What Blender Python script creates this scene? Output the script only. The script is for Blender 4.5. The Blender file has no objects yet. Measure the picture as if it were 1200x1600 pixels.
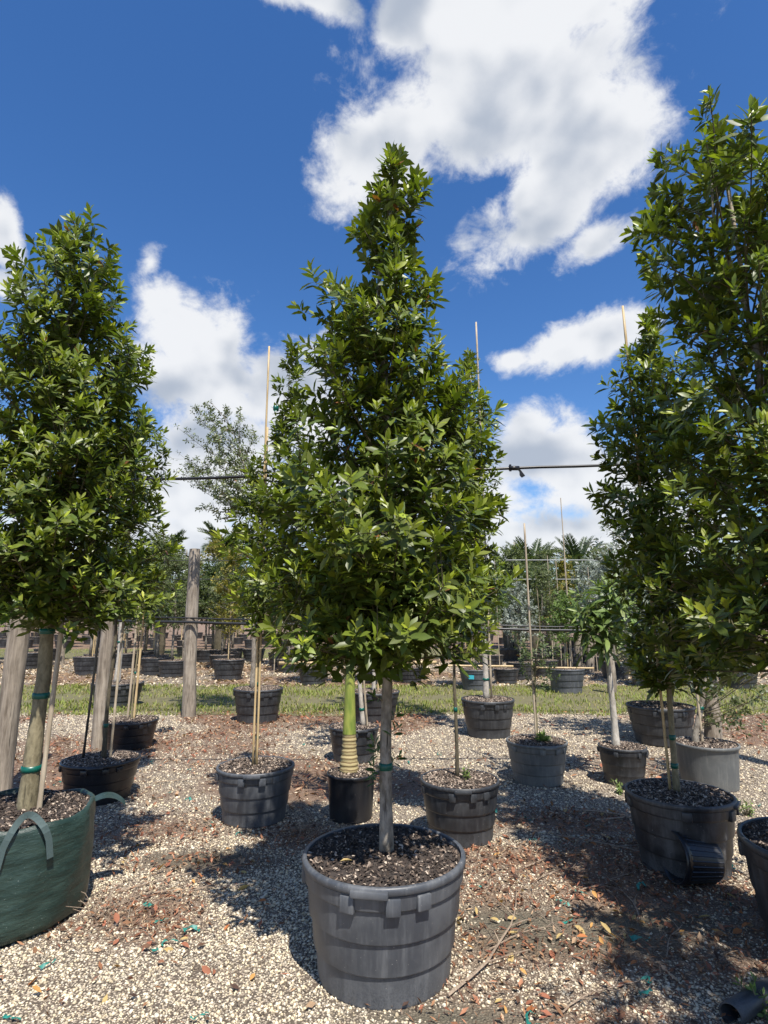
import bpy, bmesh, math, random
import numpy as np
from mathutils import Matrix, Vector
R = math.radians
sc = bpy.context.scene
COL = sc.collection

# ------------------------------------------------------------------ camera
FPX, TILT, CAMH = 890.0, R(10.5), 1.6
cd = bpy.data.cameras.new('camera'); cam = bpy.data.objects.new('camera', cd); COL.objects.link(cam)
cam.location = (0, 0, CAMH); cam.rotation_euler = (R(90) + TILT, 0, 0)
cd.sensor_fit = 'VERTICAL'; cd.sensor_height = 36; cd.lens = FPX / 1600 * 36
cd.clip_start = 0.05; cd.clip_end = 2000
sc.camera = cam
sc.render.resolution_x, sc.render.resolution_y = 768, 1024
sc.view_settings.view_transform = 'Standard'; sc.view_settings.look = 'None'
sc.view_settings.exposure = 0.55; sc.view_settings.gamma = 1.0

def ray(px, py):
    a = (px - 600) / FPX; b = (800 - py) / FPX
    return np.array((a, math.cos(TILT) - b * math.sin(TILT), math.sin(TILT) + b * math.cos(TILT)))
def G(px, py, z=0.0):
    d = ray(px, py); s = (z - CAMH) / d[2]
    return Vector((d[0] * s, d[1] * s, z))
def AT(px, py, Y):
    d = ray(px, py); s = Y / d[1]
    return Vector((d[0] * s, Y, CAMH + d[2] * s))

# ------------------------------------------------------------------ sun and sky
SUN_EL, SUN_AZ = R(60), R(161)          # azimuth from +Y towards +X: behind the camera, to the right
sv = Vector((math.sin(SUN_AZ) * math.cos(SUN_EL), math.cos(SUN_AZ) * math.cos(SUN_EL), math.sin(SUN_EL)))
sl = bpy.data.lights.new('sun', 'SUN'); sl.energy = 5.0; sl.angle = R(0.53); sl.color = (1.0, 0.95, 0.87)
so = bpy.data.objects.new('sun', sl); COL.objects.link(so)
so.rotation_euler = sv.to_track_quat('Z', 'Y').to_euler(); so.location = sv * 30

class NT:
    def __init__(s, tree): s.t = tree; s.n = tree.nodes; s.l = tree.links
    def new(s, ty, **kw):
        n = s.n.new(ty)
        for k, v in kw.items(): setattr(n, k, v)
        return n
    def put(s, sock, v):
        if isinstance(v, bpy.types.NodeSocket): s.l.new(v, sock)
        elif v is not None: sock.default_value = v
    def math(s, op, a, b=None, c=None, clamp=False):
        n = s.new('ShaderNodeMath', operation=op, use_clamp=clamp)
        for i, v in enumerate((a, b, c)):
            if v is not None: s.put(n.inputs[i], v)
        return n.outputs[0]
    def vmath(s, op, a, b=None):
        n = s.new('ShaderNodeVectorMath', operation=op)
        s.put(n.inputs[0], a)
        if b is not None: s.put(n.inputs['Scale'] if op == 'SCALE' else n.inputs[1], b)
        return n.outputs['Value'] if op in ('DOT_PRODUCT', 'LENGTH') else n.outputs[0]
    def noise(s, vec, scale, detail=4, rough=.55, dist=0, out=0):
        n = s.new('ShaderNodeTexNoise'); s.put(n.inputs['Vector'], vec)
        n.inputs['Scale'].default_value = scale; n.inputs['Detail'].default_value = detail
        n.inputs['Roughness'].default_value = rough; n.inputs['Distortion'].default_value = dist
        return n.outputs[out]
    def rng(s, v, a, b, c=0., d=1., smooth=True):
        n = s.new('ShaderNodeMapRange', interpolation_type='SMOOTHSTEP' if smooth else 'LINEAR')
        s.put(n.inputs[0], v)
        for i, x in enumerate((a, b, c, d)): s.put(n.inputs[i + 1], x)
        return n.outputs[0]
    def mix(s, f, a, b, bt='MIX'):
        n = s.new('ShaderNodeMix', data_type='RGBA', blend_type=bt)
        s.put(n.inputs[0], f)
        for i, v in ((6, a), (7, b)):
            s.put(n.inputs[i], tuple(v) + (1,) if isinstance(v, (tuple, list)) and len(v) == 3 else v)
        return n.outputs[2]

world = bpy.data.worlds.new('World'); sc.world = world; world.use_nodes = True
W = NT(world.node_tree); W.n.clear()
sky = W.new('ShaderNodeTexSky', sky_type='NISHITA', sun_disc=False, sun_elevation=SUN_EL, sun_rotation=SUN_AZ)
sky.air_density = 1.0; sky.dust_density = 0.25; sky.ozone_density = 3.0
tc = W.new('ShaderNodeTexCoord'); D = W.vmath('NORMALIZE', tc.outputs['Generated'])
SKYS = 0.115
# cloud bodies: (pixel x, pixel y, radius across, radius up, roll) of those in view, then scattered ones round the rest of the sky
blobs = [(800, -10, 210, 130, 0), (790, 110, 190, 110, -20), (730, 190, 160, 70, -25), (900, 170, 130, 120, 0), (600, 230, 90, 70, 40),
         (870, 290, 140, 75, 25), (850, 350, 90, 40, 20), (650, 30, 80, 60, 30), (930, 380, 60, 28, 20),
         (300, 520, 110, 80, -20), (330, 600, 170, 85, -10), (430, 620, 130, 90, 0), (250, 470, 60, 70, 30), (235, 410, 26, 40, -20),
         (10, 365, 22, 52, 15), (15, 450, 50, 24, 0), (490, -5, 90, 26, -10), (800, 562, 42, 20, 0), (870, 548, 85, 30, 12), (950, 522, 70, 32, 10),
         (850, 725, 110, 70, -10), (825, 672, 48, 36, -10), (915, 760, 120, 62, 0), (700, 760, 200, 70, 0), (300, 760, 200, 90, 0), (560, 790, 240, 70, 0),
         (350, 690, 120, 70, 0), (870, 845, 240, 60, 0), (310, 850, 220, 55, 0)]
dens = None
def blob(c, a, b, ra, rb):
    x = W.vmath('DOT_PRODUCT', D, tuple(a / ra)); y = W.vmath('DOT_PRODUCT', D, tuple(b / rb))
    return W.math('SQRT', W.math('MULTIPLY_ADD', x, x, W.math('MULTIPLY', y, y)))
def addblob(c, ra, rb, roll):
    global dens
    c = Vector(c).normalized(); a = c.cross(Vector((0, 0, 1))).normalized(); b = a.cross(c)
    ca, sa = math.cos(roll), math.sin(roll)
    a2 = a * ca + b * sa; b2 = b * ca - a * sa
    v = blob(c, a2, b2, ra, rb)
    dens = v if dens is None else W.math('SMOOTH_MIN', dens, v, .15)
for (px, py, rx, ry, roll) in blobs:
    d = ray(px, py); n = np.linalg.norm(d)
    addblob(d, rx / FPX / n * 1.15, ry / FPX / n * 1.15, R(roll))
rnd = random.Random(5)
for i in range(14):
    az = R(60 + 240 * (i + .5) / 14 + rnd.uniform(-6, 6)); el = R(rnd.choice((6, 10, 18, 30, 48)) + rnd.uniform(-4, 6))
    addblob((math.sin(az) * math.cos(el), math.cos(az) * math.cos(el), math.sin(el)), rnd.uniform(.12, .3), rnd.uniform(.06, .16), rnd.uniform(-.4, .4))
dens = W.math('SUBTRACT', 1.0, dens)
Ds = W.vmath('MULTIPLY', D, (1, 1, 1.2))
n1 = W.noise(Ds, 5.5, 11, .60, .1)
s1 = W.noise(Ds, 5.0, 3, .5, .15)
s2 = W.noise(W.vmath('ADD', Ds, (sv.x * .04, sv.y * .04, sv.z * .06)), 5.0, 3, .5, .15)
wisp = W.noise(W.vmath('MULTIPLY', D, (1.0, 1.0, 1.3)), 15, 7, .66, .35)
base = W.math('ADD', W.math('MULTIPLY', dens, .80), W.math('MULTIPLY', W.math('SUBTRACT', n1, .5), 1.9))
base = W.math('ADD', base, W.math('MULTIPLY', W.math('SUBTRACT', wisp, .5), .95))
alpha = W.rng(base, -.06, .40)
# grey bellies where the cloud is thick, bright where it faces the sun
lit = W.rng(W.math('ADD', W.math('MULTIPLY', W.math('SUBTRACT', s1, s2), 3.2), W.math('MULTIPLY_ADD', wisp, .5, W.math('MULTIPLY', base, -.55))), -.66, .22)
ccol = W.mix(lit, (.48, .54, .64), (.94, .955, .98))
ccol2 = W.vmath('SCALE', ccol, 0.66 / SKYS)
skyc = W.new('ShaderNodeHueSaturation'); skyc.inputs['Saturation'].default_value = 1.26; skyc.inputs['Value'].default_value = 1.0; skyc.inputs['Hue'].default_value = .507
W.l.new(sky.outputs[0], skyc.inputs['Color'])
alpha = W.math('MULTIPLY', alpha, .96)
out = W.mix(alpha, skyc.outputs[0], ccol2)
bg = W.new('ShaderNodeBackground'); W.l.new(out, bg.inputs[0]); bg.inputs[1].default_value = SKYS
wo = W.new('ShaderNodeOutputWorld'); W.l.new(bg.outputs[0], wo.inputs[0])

# ------------------------------------------------------------------ helpers
def value_noise(x, y, seed=0):
    x = np.asarray(x, float); y = np.asarray(y, float)
    xi = np.floor(x).astype(np.int64); yi = np.floor(y).astype(np.int64)
    fx = x - xi; fy = y - yi; fx = fx * fx * (3 - 2 * fx); fy = fy * fy * (3 - 2 * fy)
    def h(a, b):
        v = np.sin(a * 127.1 + b * 311.7 + seed * 74.7) * 43758.5453
        return v - np.floor(v)
    return (h(xi, yi) * (1 - fx) + h(xi + 1, yi) * fx) * (1 - fy) + (h(xi, yi + 1) * (1 - fx) + h(xi + 1, yi + 1) * fx) * fy
def fbm(x, y, seed=0, o=4):
    s = 0; a = .5; t = 0
    for i in range(o):
        s = s + a * value_noise(np.asarray(x) * 2 ** i, np.asarray(y) * 2 ** i, seed + i); t += a; a *= .5
    return s / t

def link(o, parent=None):
    COL.objects.link(o)
    if parent is not None: o.parent = parent
    return o
def tag(o, label=None, cat=None, group=None, kind=None):
    if label: o['label'] = label
    if cat: o['category'] = cat
    if group: o['group'] = group
    if kind: o['kind'] = kind
    return o
def empty(name, loc, label, cat, group=None, rz=0):
    o = bpy.data.objects.new(name, None); o.empty_display_size = .1
    link(o); o.location = loc; o.rotation_euler.z = rz
    return tag(o, label, cat, group)
def mesh_np(name, verts, polys, sizes, mat, tint=None, smooth=False):
    """verts (n,3); polys flat loop index array; sizes per-polygon loop counts; tint per-vertex rgb"""
    me = bpy.data.meshes.new(name)
    verts = np.ascontiguousarray(verts, np.float32); polys = np.ascontiguousarray(polys, np.int32); sizes = np.asarray(sizes, np.int32)
    me.vertices.add(len(verts)); me.vertices.foreach_set('co', verts.ravel())
    me.loops.add(len(polys)); me.loops.foreach_set('vertex_index', polys)
    me.polygons.add(len(sizes)); st = np.zeros(len(sizes), np.int32); st[1:] = np.cumsum(sizes)[:-1]
    me.polygons.foreach_set('loop_start', st)
    try: me.polygons.foreach_set('loop_total', sizes)
    except Exception: pass
    if smooth: me.polygons.foreach_set('use_smooth', np.ones(len(sizes), bool))
    if tint is not None:
        a = me.attributes.new('tint', 'FLOAT_COLOR', 'POINT')
        c = np.ones((len(verts), 4), np.float32); c[:, :3] = tint
        a.data.foreach_set('color', c.ravel())
    me.update(calc_edges=True)
    if mat: me.materials.append(mat)
    return me
def inst(name, tv, tp, ts, M, P, mat, tint, smooth=False):
    """merge many copies of a template: tv (k,3), M (n,3,3) rows are basis vectors, P (n,3), tint (n,3)"""
    n, k = len(P), len(tv)
    v = np.einsum('kj,njc->nkc', tv, M) + P[:, None, :]
    p = (np.asarray(tp)[None, :] + (np.arange(n) * k)[:, None]).ravel()
    return mesh_np(name, v.reshape(-1, 3), p, np.tile(ts, n), mat, np.repeat(tint, k, axis=0), smooth)
def obj(name, me, parent=None): return link(bpy.data.objects.new(name, me), parent)

class MB:
    def __init__(s): s.v = []; s.f = []
    def tube(s, pts, rad, seg=8, cap=True, bump=0, seed=0):
        pts = [Vector(p) for p in pts]; b = len(s.v); n = len(pts)
        rad = rad if isinstance(rad, (list, tuple, np.ndarray)) else [rad] * n
        rn = random.Random(seed)
        for i, p in enumerate(pts):
            d = (pts[min(i + 1, n - 1)] - pts[max(i - 1, 0)]).normalized()
            a = d.orthogonal().normalized() if abs(d.z) < .9 else d.cross(Vector((0, 1, 0))).normalized()
            c = d.cross(a)
            for k in range(seg):
                t = 2 * math.pi * k / seg; rr = rad[i] * (1 + rn.uniform(-bump, bump))
                s.v.append(p + (a * math.cos(t) + c * math.sin(t)) * rr)
        for i in range(n - 1):
            for k in range(seg):
                s.f.append((b + i * seg + k, b + i * seg + (k + 1) % seg, b + (i + 1) * seg + (k + 1) % seg, b + (i + 1) * seg + k))
        if cap:
            s.f.append(tuple(b + k for k in reversed(range(seg)))); s.f.append(tuple(b + (n - 1) * seg + k for k in range(seg)))
        return s
    def lathe(s, prof, seg=48, wob=0, seed=0, cx=0, cy=0):
        b = len(s.v)
        for i, (r, z) in enumerate(prof):
            for k in range(seg):
                t = 2 * math.pi * k / seg
                q = r * (1 + wob * (math.sin(2 * t + seed) + .5 * math.sin(3 * t + seed * 2.3)))
                s.v.append(Vector((cx + q * math.cos(t), cy + q * math.sin(t), z)))
        for i in range(len(prof) - 1):
            for k in range(seg):
                s.f.append((b + i * seg + k, b + i * seg + (k + 1) % seg, b + (i + 1) * seg + (k + 1) % seg, b + (i + 1) * seg + k))
        return s
    def box(s, c, size, M=None):
        b = len(s.v); x, y, z = (q / 2 for q in size); c = Vector(c)
        for dx, dy, dz in ((-1, -1, -1), (1, -1, -1), (1, 1, -1), (-1, 1, -1), (-1, -1, 1), (1, -1, 1), (1, 1, 1), (-1, 1, 1)):
            p = Vector((dx * x, dy * y, dz * z)); s.v.append(c + (M @ p if M else p))
        s.f += [tuple(b + i for i in f) for f in ((3, 2, 1, 0), (4, 5, 6, 7), (0, 1, 5, 4), (1, 2, 6, 5), (2, 3, 7, 6), (3, 0, 4, 7))]
        return s
    def mesh(s, name, mat, smooth=False, bevel=0, angle=None):
        me = bpy.data.meshes.new(name); me.from_pydata([tuple(v) for v in s.v], [], s.f)
        if bevel:
            bm = bmesh.new(); bm.from_mesh(me)
            bmesh.ops.bevel(bm, geom=bm.edges[:], offset=bevel, segments=2, affect='EDGES', profile=.5); bm.to_mesh(me); bm.free()
        if smooth:
            me.polygons.foreach_set('use_smooth', np.ones(len(me.polygons), bool))
            if angle: me.set_sharp_from_angle(angle=angle)
        if mat: me.materials.append(mat)
        me.update(); return me
    def build(s, name, mat, parent=None, **kw): return obj(name, s.mesh(name, mat, **kw), parent)

# ------------------------------------------------------------------ materials
def material(name):
    m = bpy.data.materials.new(name); m.use_nodes = True
    n = NT(m.node_tree); p = m.node_tree.nodes['Principled BSDF']; return m, n, p
def tinted(name, rough=.6, trans=0, spec=.5, vary=.25, nscale=60):
    m, n, p = material(name)
    a = n.new('ShaderNodeAttribute', attribute_name='tint')
    t = n.new('ShaderNodeTexCoord')
    nz = n.noise(t.outputs['Object'], nscale, 3, .6)
    c = n.mix(1.0, a.outputs['Color'], n.mix(nz, (1 - vary,) * 3, (1 + vary,) * 3), 'MULTIPLY')
    n.l.new(c, p.inputs['Base Color']); p.inputs['Roughness'].default_value = rough; p.inputs['Specular IOR Level'].default_value = spec
    if trans:
        tr = n.new('ShaderNodeBsdfTranslucent')
        n.l.new(n.mix(1.0, c, (1.5, 1.7, .55), 'MULTIPLY'), tr.inputs[0])
        ms = n.new('ShaderNodeMixShader'); ms.inputs[0].default_value = trans
        n.l.new(p.outputs[0], ms.inputs[1]); n.l.new(tr.outputs[0], ms.inputs[2])
        n.l.new(ms.outputs[0], n.n['Material Output'].inputs[0])
    return m
def plastic(name, base, dust, rough=.42, amount=.6, streak=7.0):
    m, n, p = material(name); t = n.new('ShaderNodeTexCoord'); g = t.outputs['Object']
    sep = n.new('ShaderNodeSeparateXYZ'); n.l.new(g, sep.inputs[0])
    nm = n.new('ShaderNodeObjectInfo')
    v = n.vmath('ADD', g, n.vmath('SCALE', nm.outputs['Location'], 3.1))
    cloudy = n.noise(v, 5, 6, .65); st = n.noise(n.vmath('MULTIPLY', v, (streak * 4, streak * 4, 2.2)), 1.0, 4, .65)
    fine = n.noise(v, 130, 3, .7)
    low = n.rng(sep.outputs['Z'], .0, .16, .55, 0)
    d = n.math('ADD', n.math('MULTIPLY', n.rng(cloudy, .38, .75), .5), n.math('MULTIPLY', n.rng(st, .45, .78), .55))
    d = n.math('MULTIPLY', n.math('ADD', d, n.math('MULTIPLY', low, n.rng(fine, .3, .62))), amount, clamp=True)
    c = n.mix(d, base, dust); sp = n.rng(n.noise(v, 90, 2, .5), .71, .76)
    c = n.mix(n.math('MULTIPLY', sp, .5), c, (.35, .33, .30))
    n.l.new(c, p.inputs['Base Color'])
    n.l.new(n.rng(d, 0, 1, rough, .85, False), p.inputs['Roughness'])
    b = n.new('ShaderNodeBump'); b.inputs['Strength'].default_value = .25; b.inputs['Distance'].default_value = .004
    n.l.new(n.noise(v, 22, 5, .6), b.inputs['Height']); n.l.new(b.outputs[0], p.inputs['Normal'])
    return m
def wood(name, dark, light, sc_=9, stretch=.12, rough=.85, bump=.5, crack=True):
    m, n, p = material(name); t = n.new('ShaderNodeTexCoord'); nm = n.new('ShaderNodeObjectInfo')
    g = n.vmath('ADD', t.outputs['Object'], n.vmath('SCALE', nm.outputs['Location'], 1.7))
    v = n.vmath('MULTIPLY', g, (sc_, sc_, sc_ * stretch))
    a = n.noise(v, 3.0, 6, .65, .4); b = n.noise(g, sc_ * .35, 4, .6)
    f = n.math('ADD', n.math('MULTIPLY', n.rng(a, .32, .68), .65), n.math('MULTIPLY', n.rng(b, .3, .7), .4), clamp=True)
    c = n.mix(f, dark, light)
    if crack: c = n.mix(n.rng(n.noise(n.vmath('MULTIPLY', g, (70, 70, 2.5)), 1, 3, .6), .62, .72), c, tuple(x * .35 for x in dark))
    n.l.new(c, p.inputs['Base Color']); p.inputs['Roughness'].default_value = rough
    bp = n.new('ShaderNodeBump'); bp.inputs['Strength'].default_value = bump; bp.inputs['Distance'].default_value = .01
    n.l.new(a, bp.inputs['Height']); n.l.new(bp.outputs[0], p.inputs['Normal'])
    return m
def simple(name, col, rough=.6, var=.25, scale=30):
    m, n, p = material(name); t = n.new('ShaderNodeTexCoord')
    f = n.noise(t.outputs['Object'], scale, 5, .6)
    n.l.new(n.mix(f, tuple(c * (1 - var) for c in col), tuple(min(1, c * (1 + var)) for c in col)), p.inputs['Base Color'])
    p.inputs['Roughness'].default_value = rough; return m

def near_zone(x, y):
    z = dict((('the big grey pot', (0, 2.9)), ('the green grow bag', (-1.7, 3.3)), ('the scuffed pot and tipped pot', (1.8, 3.9)), ('the dusty grey cane pot', (-1.05, 4.9)), ('the scratched dark pot', (.57, 4.6)),
              ('the chalky grey pot', (1.5, 6.0)), ('the shaded pot behind the bag', (-2.5, 5.4)), ('the palm pot', (-.3, 5.4)), ('the pipe offcut', (1.7, 2.6)), ('the bare dirt patch', (.9, 3.3))))
    return min(z, key=lambda k: (z[k][0] - x) ** 2 + (z[k][1] - y) ** 2)
M_LEAF = tinted('leaf_green', .43, .20, .5, .22, 45)
M_SILVER = tinted('leaf_silver', .6, .12, .3, .2, 45)
M_FARLEAF = tinted('leaf_far', .5, .25, .35, .25, 12)
M_CHIP = tinted('mulch_chips', .9, 0, .2, .35, 150)
M_STONE = tinted('limestone_gravel', .85, 0, .25, .22, 90)
M_LITTER = tinted('dry_litter', .8, .12, .25, .35, 80)
M_GRASS = tinted('grass_blades', .55, .3, .3, .2, 5)
M_SOIL = simple('potting_soil', (.045, .035, .029), .95, .55, 60)
M_POTG = plastic('grey_pot_plastic', (.056, .062, .073), (.20, .205, .21), .42, .72)
M_POTD = plastic('black_pot_plastic', (.022, .024, .028), (.125, .129, .135), .38, .62)
M_POTB = plastic('smooth_black_plastic', (.011, .012, .016), (.05, .05, .05), .3, .4)
M_POTS = plastic('scuffed_pot_plastic', (.022, .023, .026), (.19, .185, .18), .4, .85, 4.0)
M_POTL = plastic('pale_grey_pot_plastic', (.10, .105, .105), (.23, .23, .215), .6, .9)
M_PIPE = simple('black_pipe', (.013, .013, .014), .38, .3, 20)
M_BARKG = wood('grey_bark', (.085, .068, .050), (.36, .32, .265), 12, .45, bump=.8)
M_BARKP = wood('pale_bark', (.25, .22, .18), (.52, .48, .42), 14, .5, bump=.3, crack=False)
M_BARKT = wood('tan_bark', (.10, .082, .045), (.27, .23, .14), 14, .5)
M_BARKD = wood('dark_bark', (.045, .035, .022), (.13, .11, .07), 14, .4)
M_TWIGD = wood('green_brown_twigs', (.05, .045, .02), (.12, .10, .05), 20, .4)
M_POST = wood('weathered_post', (.11, .085, .062), (.38, .325, .26), 9, .10, .9, 1.0)
M_BAMBOO = wood('bamboo_cane', (.38, .26, .12), (.62, .47, .26), 12, .08, .5, .15, False)
M_STAKE = wood('wood_stake', (.28, .22, .15), (.50, .42, .31), 12, .08, .8, .3)
M_TAPE = simple('green_tape', (.0, .085, .062), .35, .4, 40)
M_SCRAP = simple('faded_green_tape', (.018, .17, .135), .45, .6, 45)
M_WIRE = simple('galvanised_wire', (.42, .43, .42), .5)
M_CYAN = simple('cyan_label', (.05, .42, .5), .5)

# ------------------------------------------------------------------ ground
GRASS1 = (9.95, 14.1); GRASS2 = (23.0, 30.0)
def litter_mask(x, y):
    """1 where brown litter and dirt lie, 0 on clean gravel"""
    m = fbm(x * .55 + 3.1, y * .55 + 1.7, 3, 4)
    m = np.clip((m - .52) / .13, 0, 1)
    def spot(px, py, rx, ry, k=1.):
        c = G(px, py); return k * np.exp(-(((x - c.x) / rx) ** 2 + ((y - c.y) / ry) ** 2))
    for a in ((840, 1340, .75, .5), (900, 1290, .8, .35), (830, 1480, .5, .18), (470, 1310, .3, .25), (240, 1430, .45, .3), (330, 1350, .5, .18, .8),
              (1000, 1400, .8, .3), (250, 1300, .5, .35, .7), (1100, 1480, .5, .3, .6), (980, 1200, .6, .5, .6), (780, 1400, .4, .25, .8)):
        m = np.maximum(m, spot(*a))
    for a in ((300, 1530, .6, .16), (60, 1560, .5, .2), (560, 1270, .3, .25), (430, 1420, .35, .3, .9), (1150, 1570, .5, .2), (1170, 1290, .35, .5), (820, 1310, .35, .2, .7), (650, 1160, 1.2, .6, .7),
              (330, 1190, .8, .7, .6)):
        m = m - spot(*a)
    return np.clip(m, 0, 1)
def dirt_mask(x, y):
    """bare compacted dirt showing between the stones"""
    m = np.zeros_like(x)
    for px, py, rx, ry in ((310, 1345, .42, .16), (800, 1440, .42, .17), (900, 1470, .6, .15), (700, 1590, .4, .08), (1000, 1440, .5, .15)):
        c = G(px, py); m = np.maximum(m, np.exp(-(((x - c.x) / rx) ** 2 + ((y - c.y) / ry) ** 2)))
    return m
def ground_z(x, y): return .035 * (fbm(x * .9, y * .9, 11, 3) - .5) * np.clip((9.8 - y) / 2, 0, 1) * np.clip((y - 1) / 1, 0, 1)

xs = np.concatenate([[-900, -300, -120, -60, -30, -16], np.arange(-10, 10.01, .08), [16, 30, 60, 120, 300, 900]])
ys = np.concatenate([[-300, -100, -40, -15, -6, -2], np.arange(0, 11.01, .08), np.arange(11.5, 40, .5), [50, 70, 100, 160, 300, 700, 1500]])
X, Y = np.meshgrid(xs, ys); nx, ny = len(xs), len(ys)
Z = ground_z(X, Y) * (np.abs(X) < 9.9)
lm = litter_mask(X.ravel(), Y.ravel()); dm = dirt_mask(X.ravel(), Y.ravel())
idx = np.arange(nx * ny).reshape(ny, nx)
q = np.stack([idx[:-1, :-1], idx[:-1, 1:], idx[1:, 1:], idx[1:, :-1]], -1).reshape(-1, 4)
mg, n, p = material('gravel_ground'); lm = np.where(Y.ravel() > 30, .9, lm)
a = n.new('ShaderNodeAttribute', attribute_name='tint'); t = n.new('ShaderNodeTexCoord'); g = t.outputs['Object']
sp = n.new('ShaderNodeSeparateColor'); n.l.new(a.outputs['Color'], sp.inputs[0])
vo = n.new('ShaderNodeTexVoronoi'); n.l.new(g, vo.inputs['Vector']); vo.inputs['Scale'].default_value = 85
vc = n.new('ShaderNodeSeparateColor'); n.l.new(vo.outputs['Color'], vc.inputs[0])
stone = n.mix(vc.outputs[0], (.25, .20, .145), (.70, .60, .46))
stone = n.mix(n.rng(vo.outputs['Distance'], .25, .62), stone, (.11, .085, .062))
lit = n.mix(n.noise(g, 110, 6, .8), (.055, .032, .022), (.33, .20, .125))
c = n.mix(n.math('MULTIPLY', n.math('ADD', sp.outputs[0], n.math('MULTIPLY', n.math('SUBTRACT', n.noise(g, 6, 5, .65), .5), 1.2)), .85, clamp=True), stone, lit)
dirt = n.mix(n.noise(g, 60, 6, .75), (.06, .052, .035), (.15, .135, .095))
c = n.mix(n.math('MULTIPLY', sp.outputs[1], 1.0, clamp=True), c, dirt)
n.l.new(c, p.inputs['Base Color']); p.inputs['Roughness'].default_value = .95
bp = n.new('ShaderNodeBump'); bp.inputs['Strength'].default_value = .9; bp.inputs['Distance'].default_value = .012
n.l.new(n.math('SUBTRACT', n.noise(g, 45, 4, .6), vo.outputs['Distance']), bp.inputs['Height']); n.l.new(bp.outputs[0], p.inputs['Normal'])
tint = np.stack([lm, dm, np.zeros_like(lm)], -1)
tag(obj('ground', mesh_np('ground', np.stack([X.ravel(), Y.ravel(), Z.ravel()], -1), q.ravel(), np.full(len(q), 4), mg, tint, True)), kind='structure')

# grass strips
def grass_strip(y0, y1, nblade, seed, hx):
    rs = np.random.RandomState(seed)
    m, n, p = material('grass_soil'); t = n.new('ShaderNodeTexCoord')
    n.l.new(n.mix(n.noise(t.outputs['Object'], 5, 6, .7), (.085, .08, .035), (.17, .15, .075)), p.inputs['Base Color']); p.inputs['Roughness'].default_value = .95
    xe = np.linspace(-hx, hx, 160); e0 = y0 + .5 * (fbm(xe * .8, xe * 0, seed) - .5); e1 = y1 + .7 * (fbm(xe * .6, xe * 0 + 5, seed) - .5)
    v = np.concatenate([np.stack([xe, e0, xe * 0 + .006], -1), np.stack([xe, e1, xe * 0 + .006], -1)]); k = len(xe)
    f = np.stack([np.arange(k - 1), np.arange(1, k), np.arange(1, k) + k, np.arange(k - 1) + k], -1)
    tag(obj('grass_strip', mesh_np('grass_strip', v, f.ravel(), np.full(k - 1, 4), m)), kind='structure')
    x = rs.uniform(-hx, hx, nblade); y = rs.uniform(y0 - .35, y1 + .4, nblade)
    wob = fbm(x * 1.5, y * 1.5, seed + 2); track = np.exp(-((y - (y0 + (y1 - y0) * .42)) / .55) ** 2)
    edge = np.minimum(y - y0 - .5 * (fbm(x * .8, x * 0, seed) - .5), y1 - y) + .9 * (fbm(x * 2.2, y * 2.2, seed + 9) - .5)
    keep = (rs.rand(nblade) < np.clip(wob * 1.7 - .1 - .55 * track, .06, 1)) & (edge > 0)
    x, y, wob = x[keep], y[keep], wob[keep]; n_ = len(x)
    h = rs.uniform(.03, .085, n_) * (.6 + wob); a = rs.uniform(0, 6.28, n_); lean = rs.uniform(.1, .9, n_)
    d = np.stack([np.cos(a) * lean, np.sin(a) * lean, np.ones(n_)], -1); d /= np.linalg.norm(d, axis=1)[:, None]
    s = np.stack([-np.sin(a), np.cos(a), 0 * a], -1)
    Mx = np.stack([s * rs.uniform(.005, .011, n_)[:, None], d * h[:, None], np.cross(s, d) * h[:, None]], 1)
    tv = np.array([[-1, 0, 0], [1, 0, 0], [.75, .6, .06], [-.75, .6, .06], [0, 1, .25]]); tp = [0, 1, 2, 3, 3, 2, 4]; ts = [4, 3]
    mixv = rs.rand(n_)[:, None] * .6 + wob[:, None] * .4
    tint = np.array([.33, .31, .09]) * (1 - mixv) + np.array([.14, .215, .034]) * mixv
    dry = rs.rand(n_) < .2; tint[dry] = (.30, .25, .12)
    tag(obj('grass', inst('grass', tv, tp, ts, Mx, np.stack([x, y, np.full(n_, .004)], -1), M_GRASS, tint)),
        'short patchy mown grass between the rows of pots' if y0 < 15 else 'thin strip of grass behind the far row of pots', 'grass', kind='stuff')
grass_strip(*GRASS1, 60000, 21, 13)
grass_strip(*GRASS2, 26000, 22, 22)

# gravel: real stones near, joined
def ico():
    bm = bmesh.new(); bmesh.ops.create_icosphere(bm, subdivisions=1, radius=1)
    v = np.array([q.co[:] for q in bm.verts]); f = [[q.index for q in fc.verts] for fc in bm.faces]; bm.free(); return v, f
IV, IF = ico()
OV = np.array([[1, 0, 0], [-1, 0, 0], [0, 1, 0], [0, -1, 0], [0, 0, 1], [0, 0, -1.]]); OF = [[0, 2, 4], [2, 1, 4], [1, 3, 4], [3, 0, 4], [2, 0, 5], [1, 2, 5], [3, 1, 5], [0, 3, 5]]
def rot_rand(rs, n):
    q = rs.normal(size=(n, 4)); q /= np.linalg.norm(q, axis=1)[:, None]; w, x, y, z = q.T
    return np.stack([np.stack([1 - 2 * (y * y + z * z), 2 * (x * y - w * z), 2 * (x * z + w * y)], -1),
                     np.stack([2 * (x * y + w * z), 1 - 2 * (x * x + z * z), 2 * (y * z - w * x)], -1),
                     np.stack([2 * (x * z - w * y), 2 * (y * z + w * x), 1 - 2 * (x * x + y * y)], -1)], 1)
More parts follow.
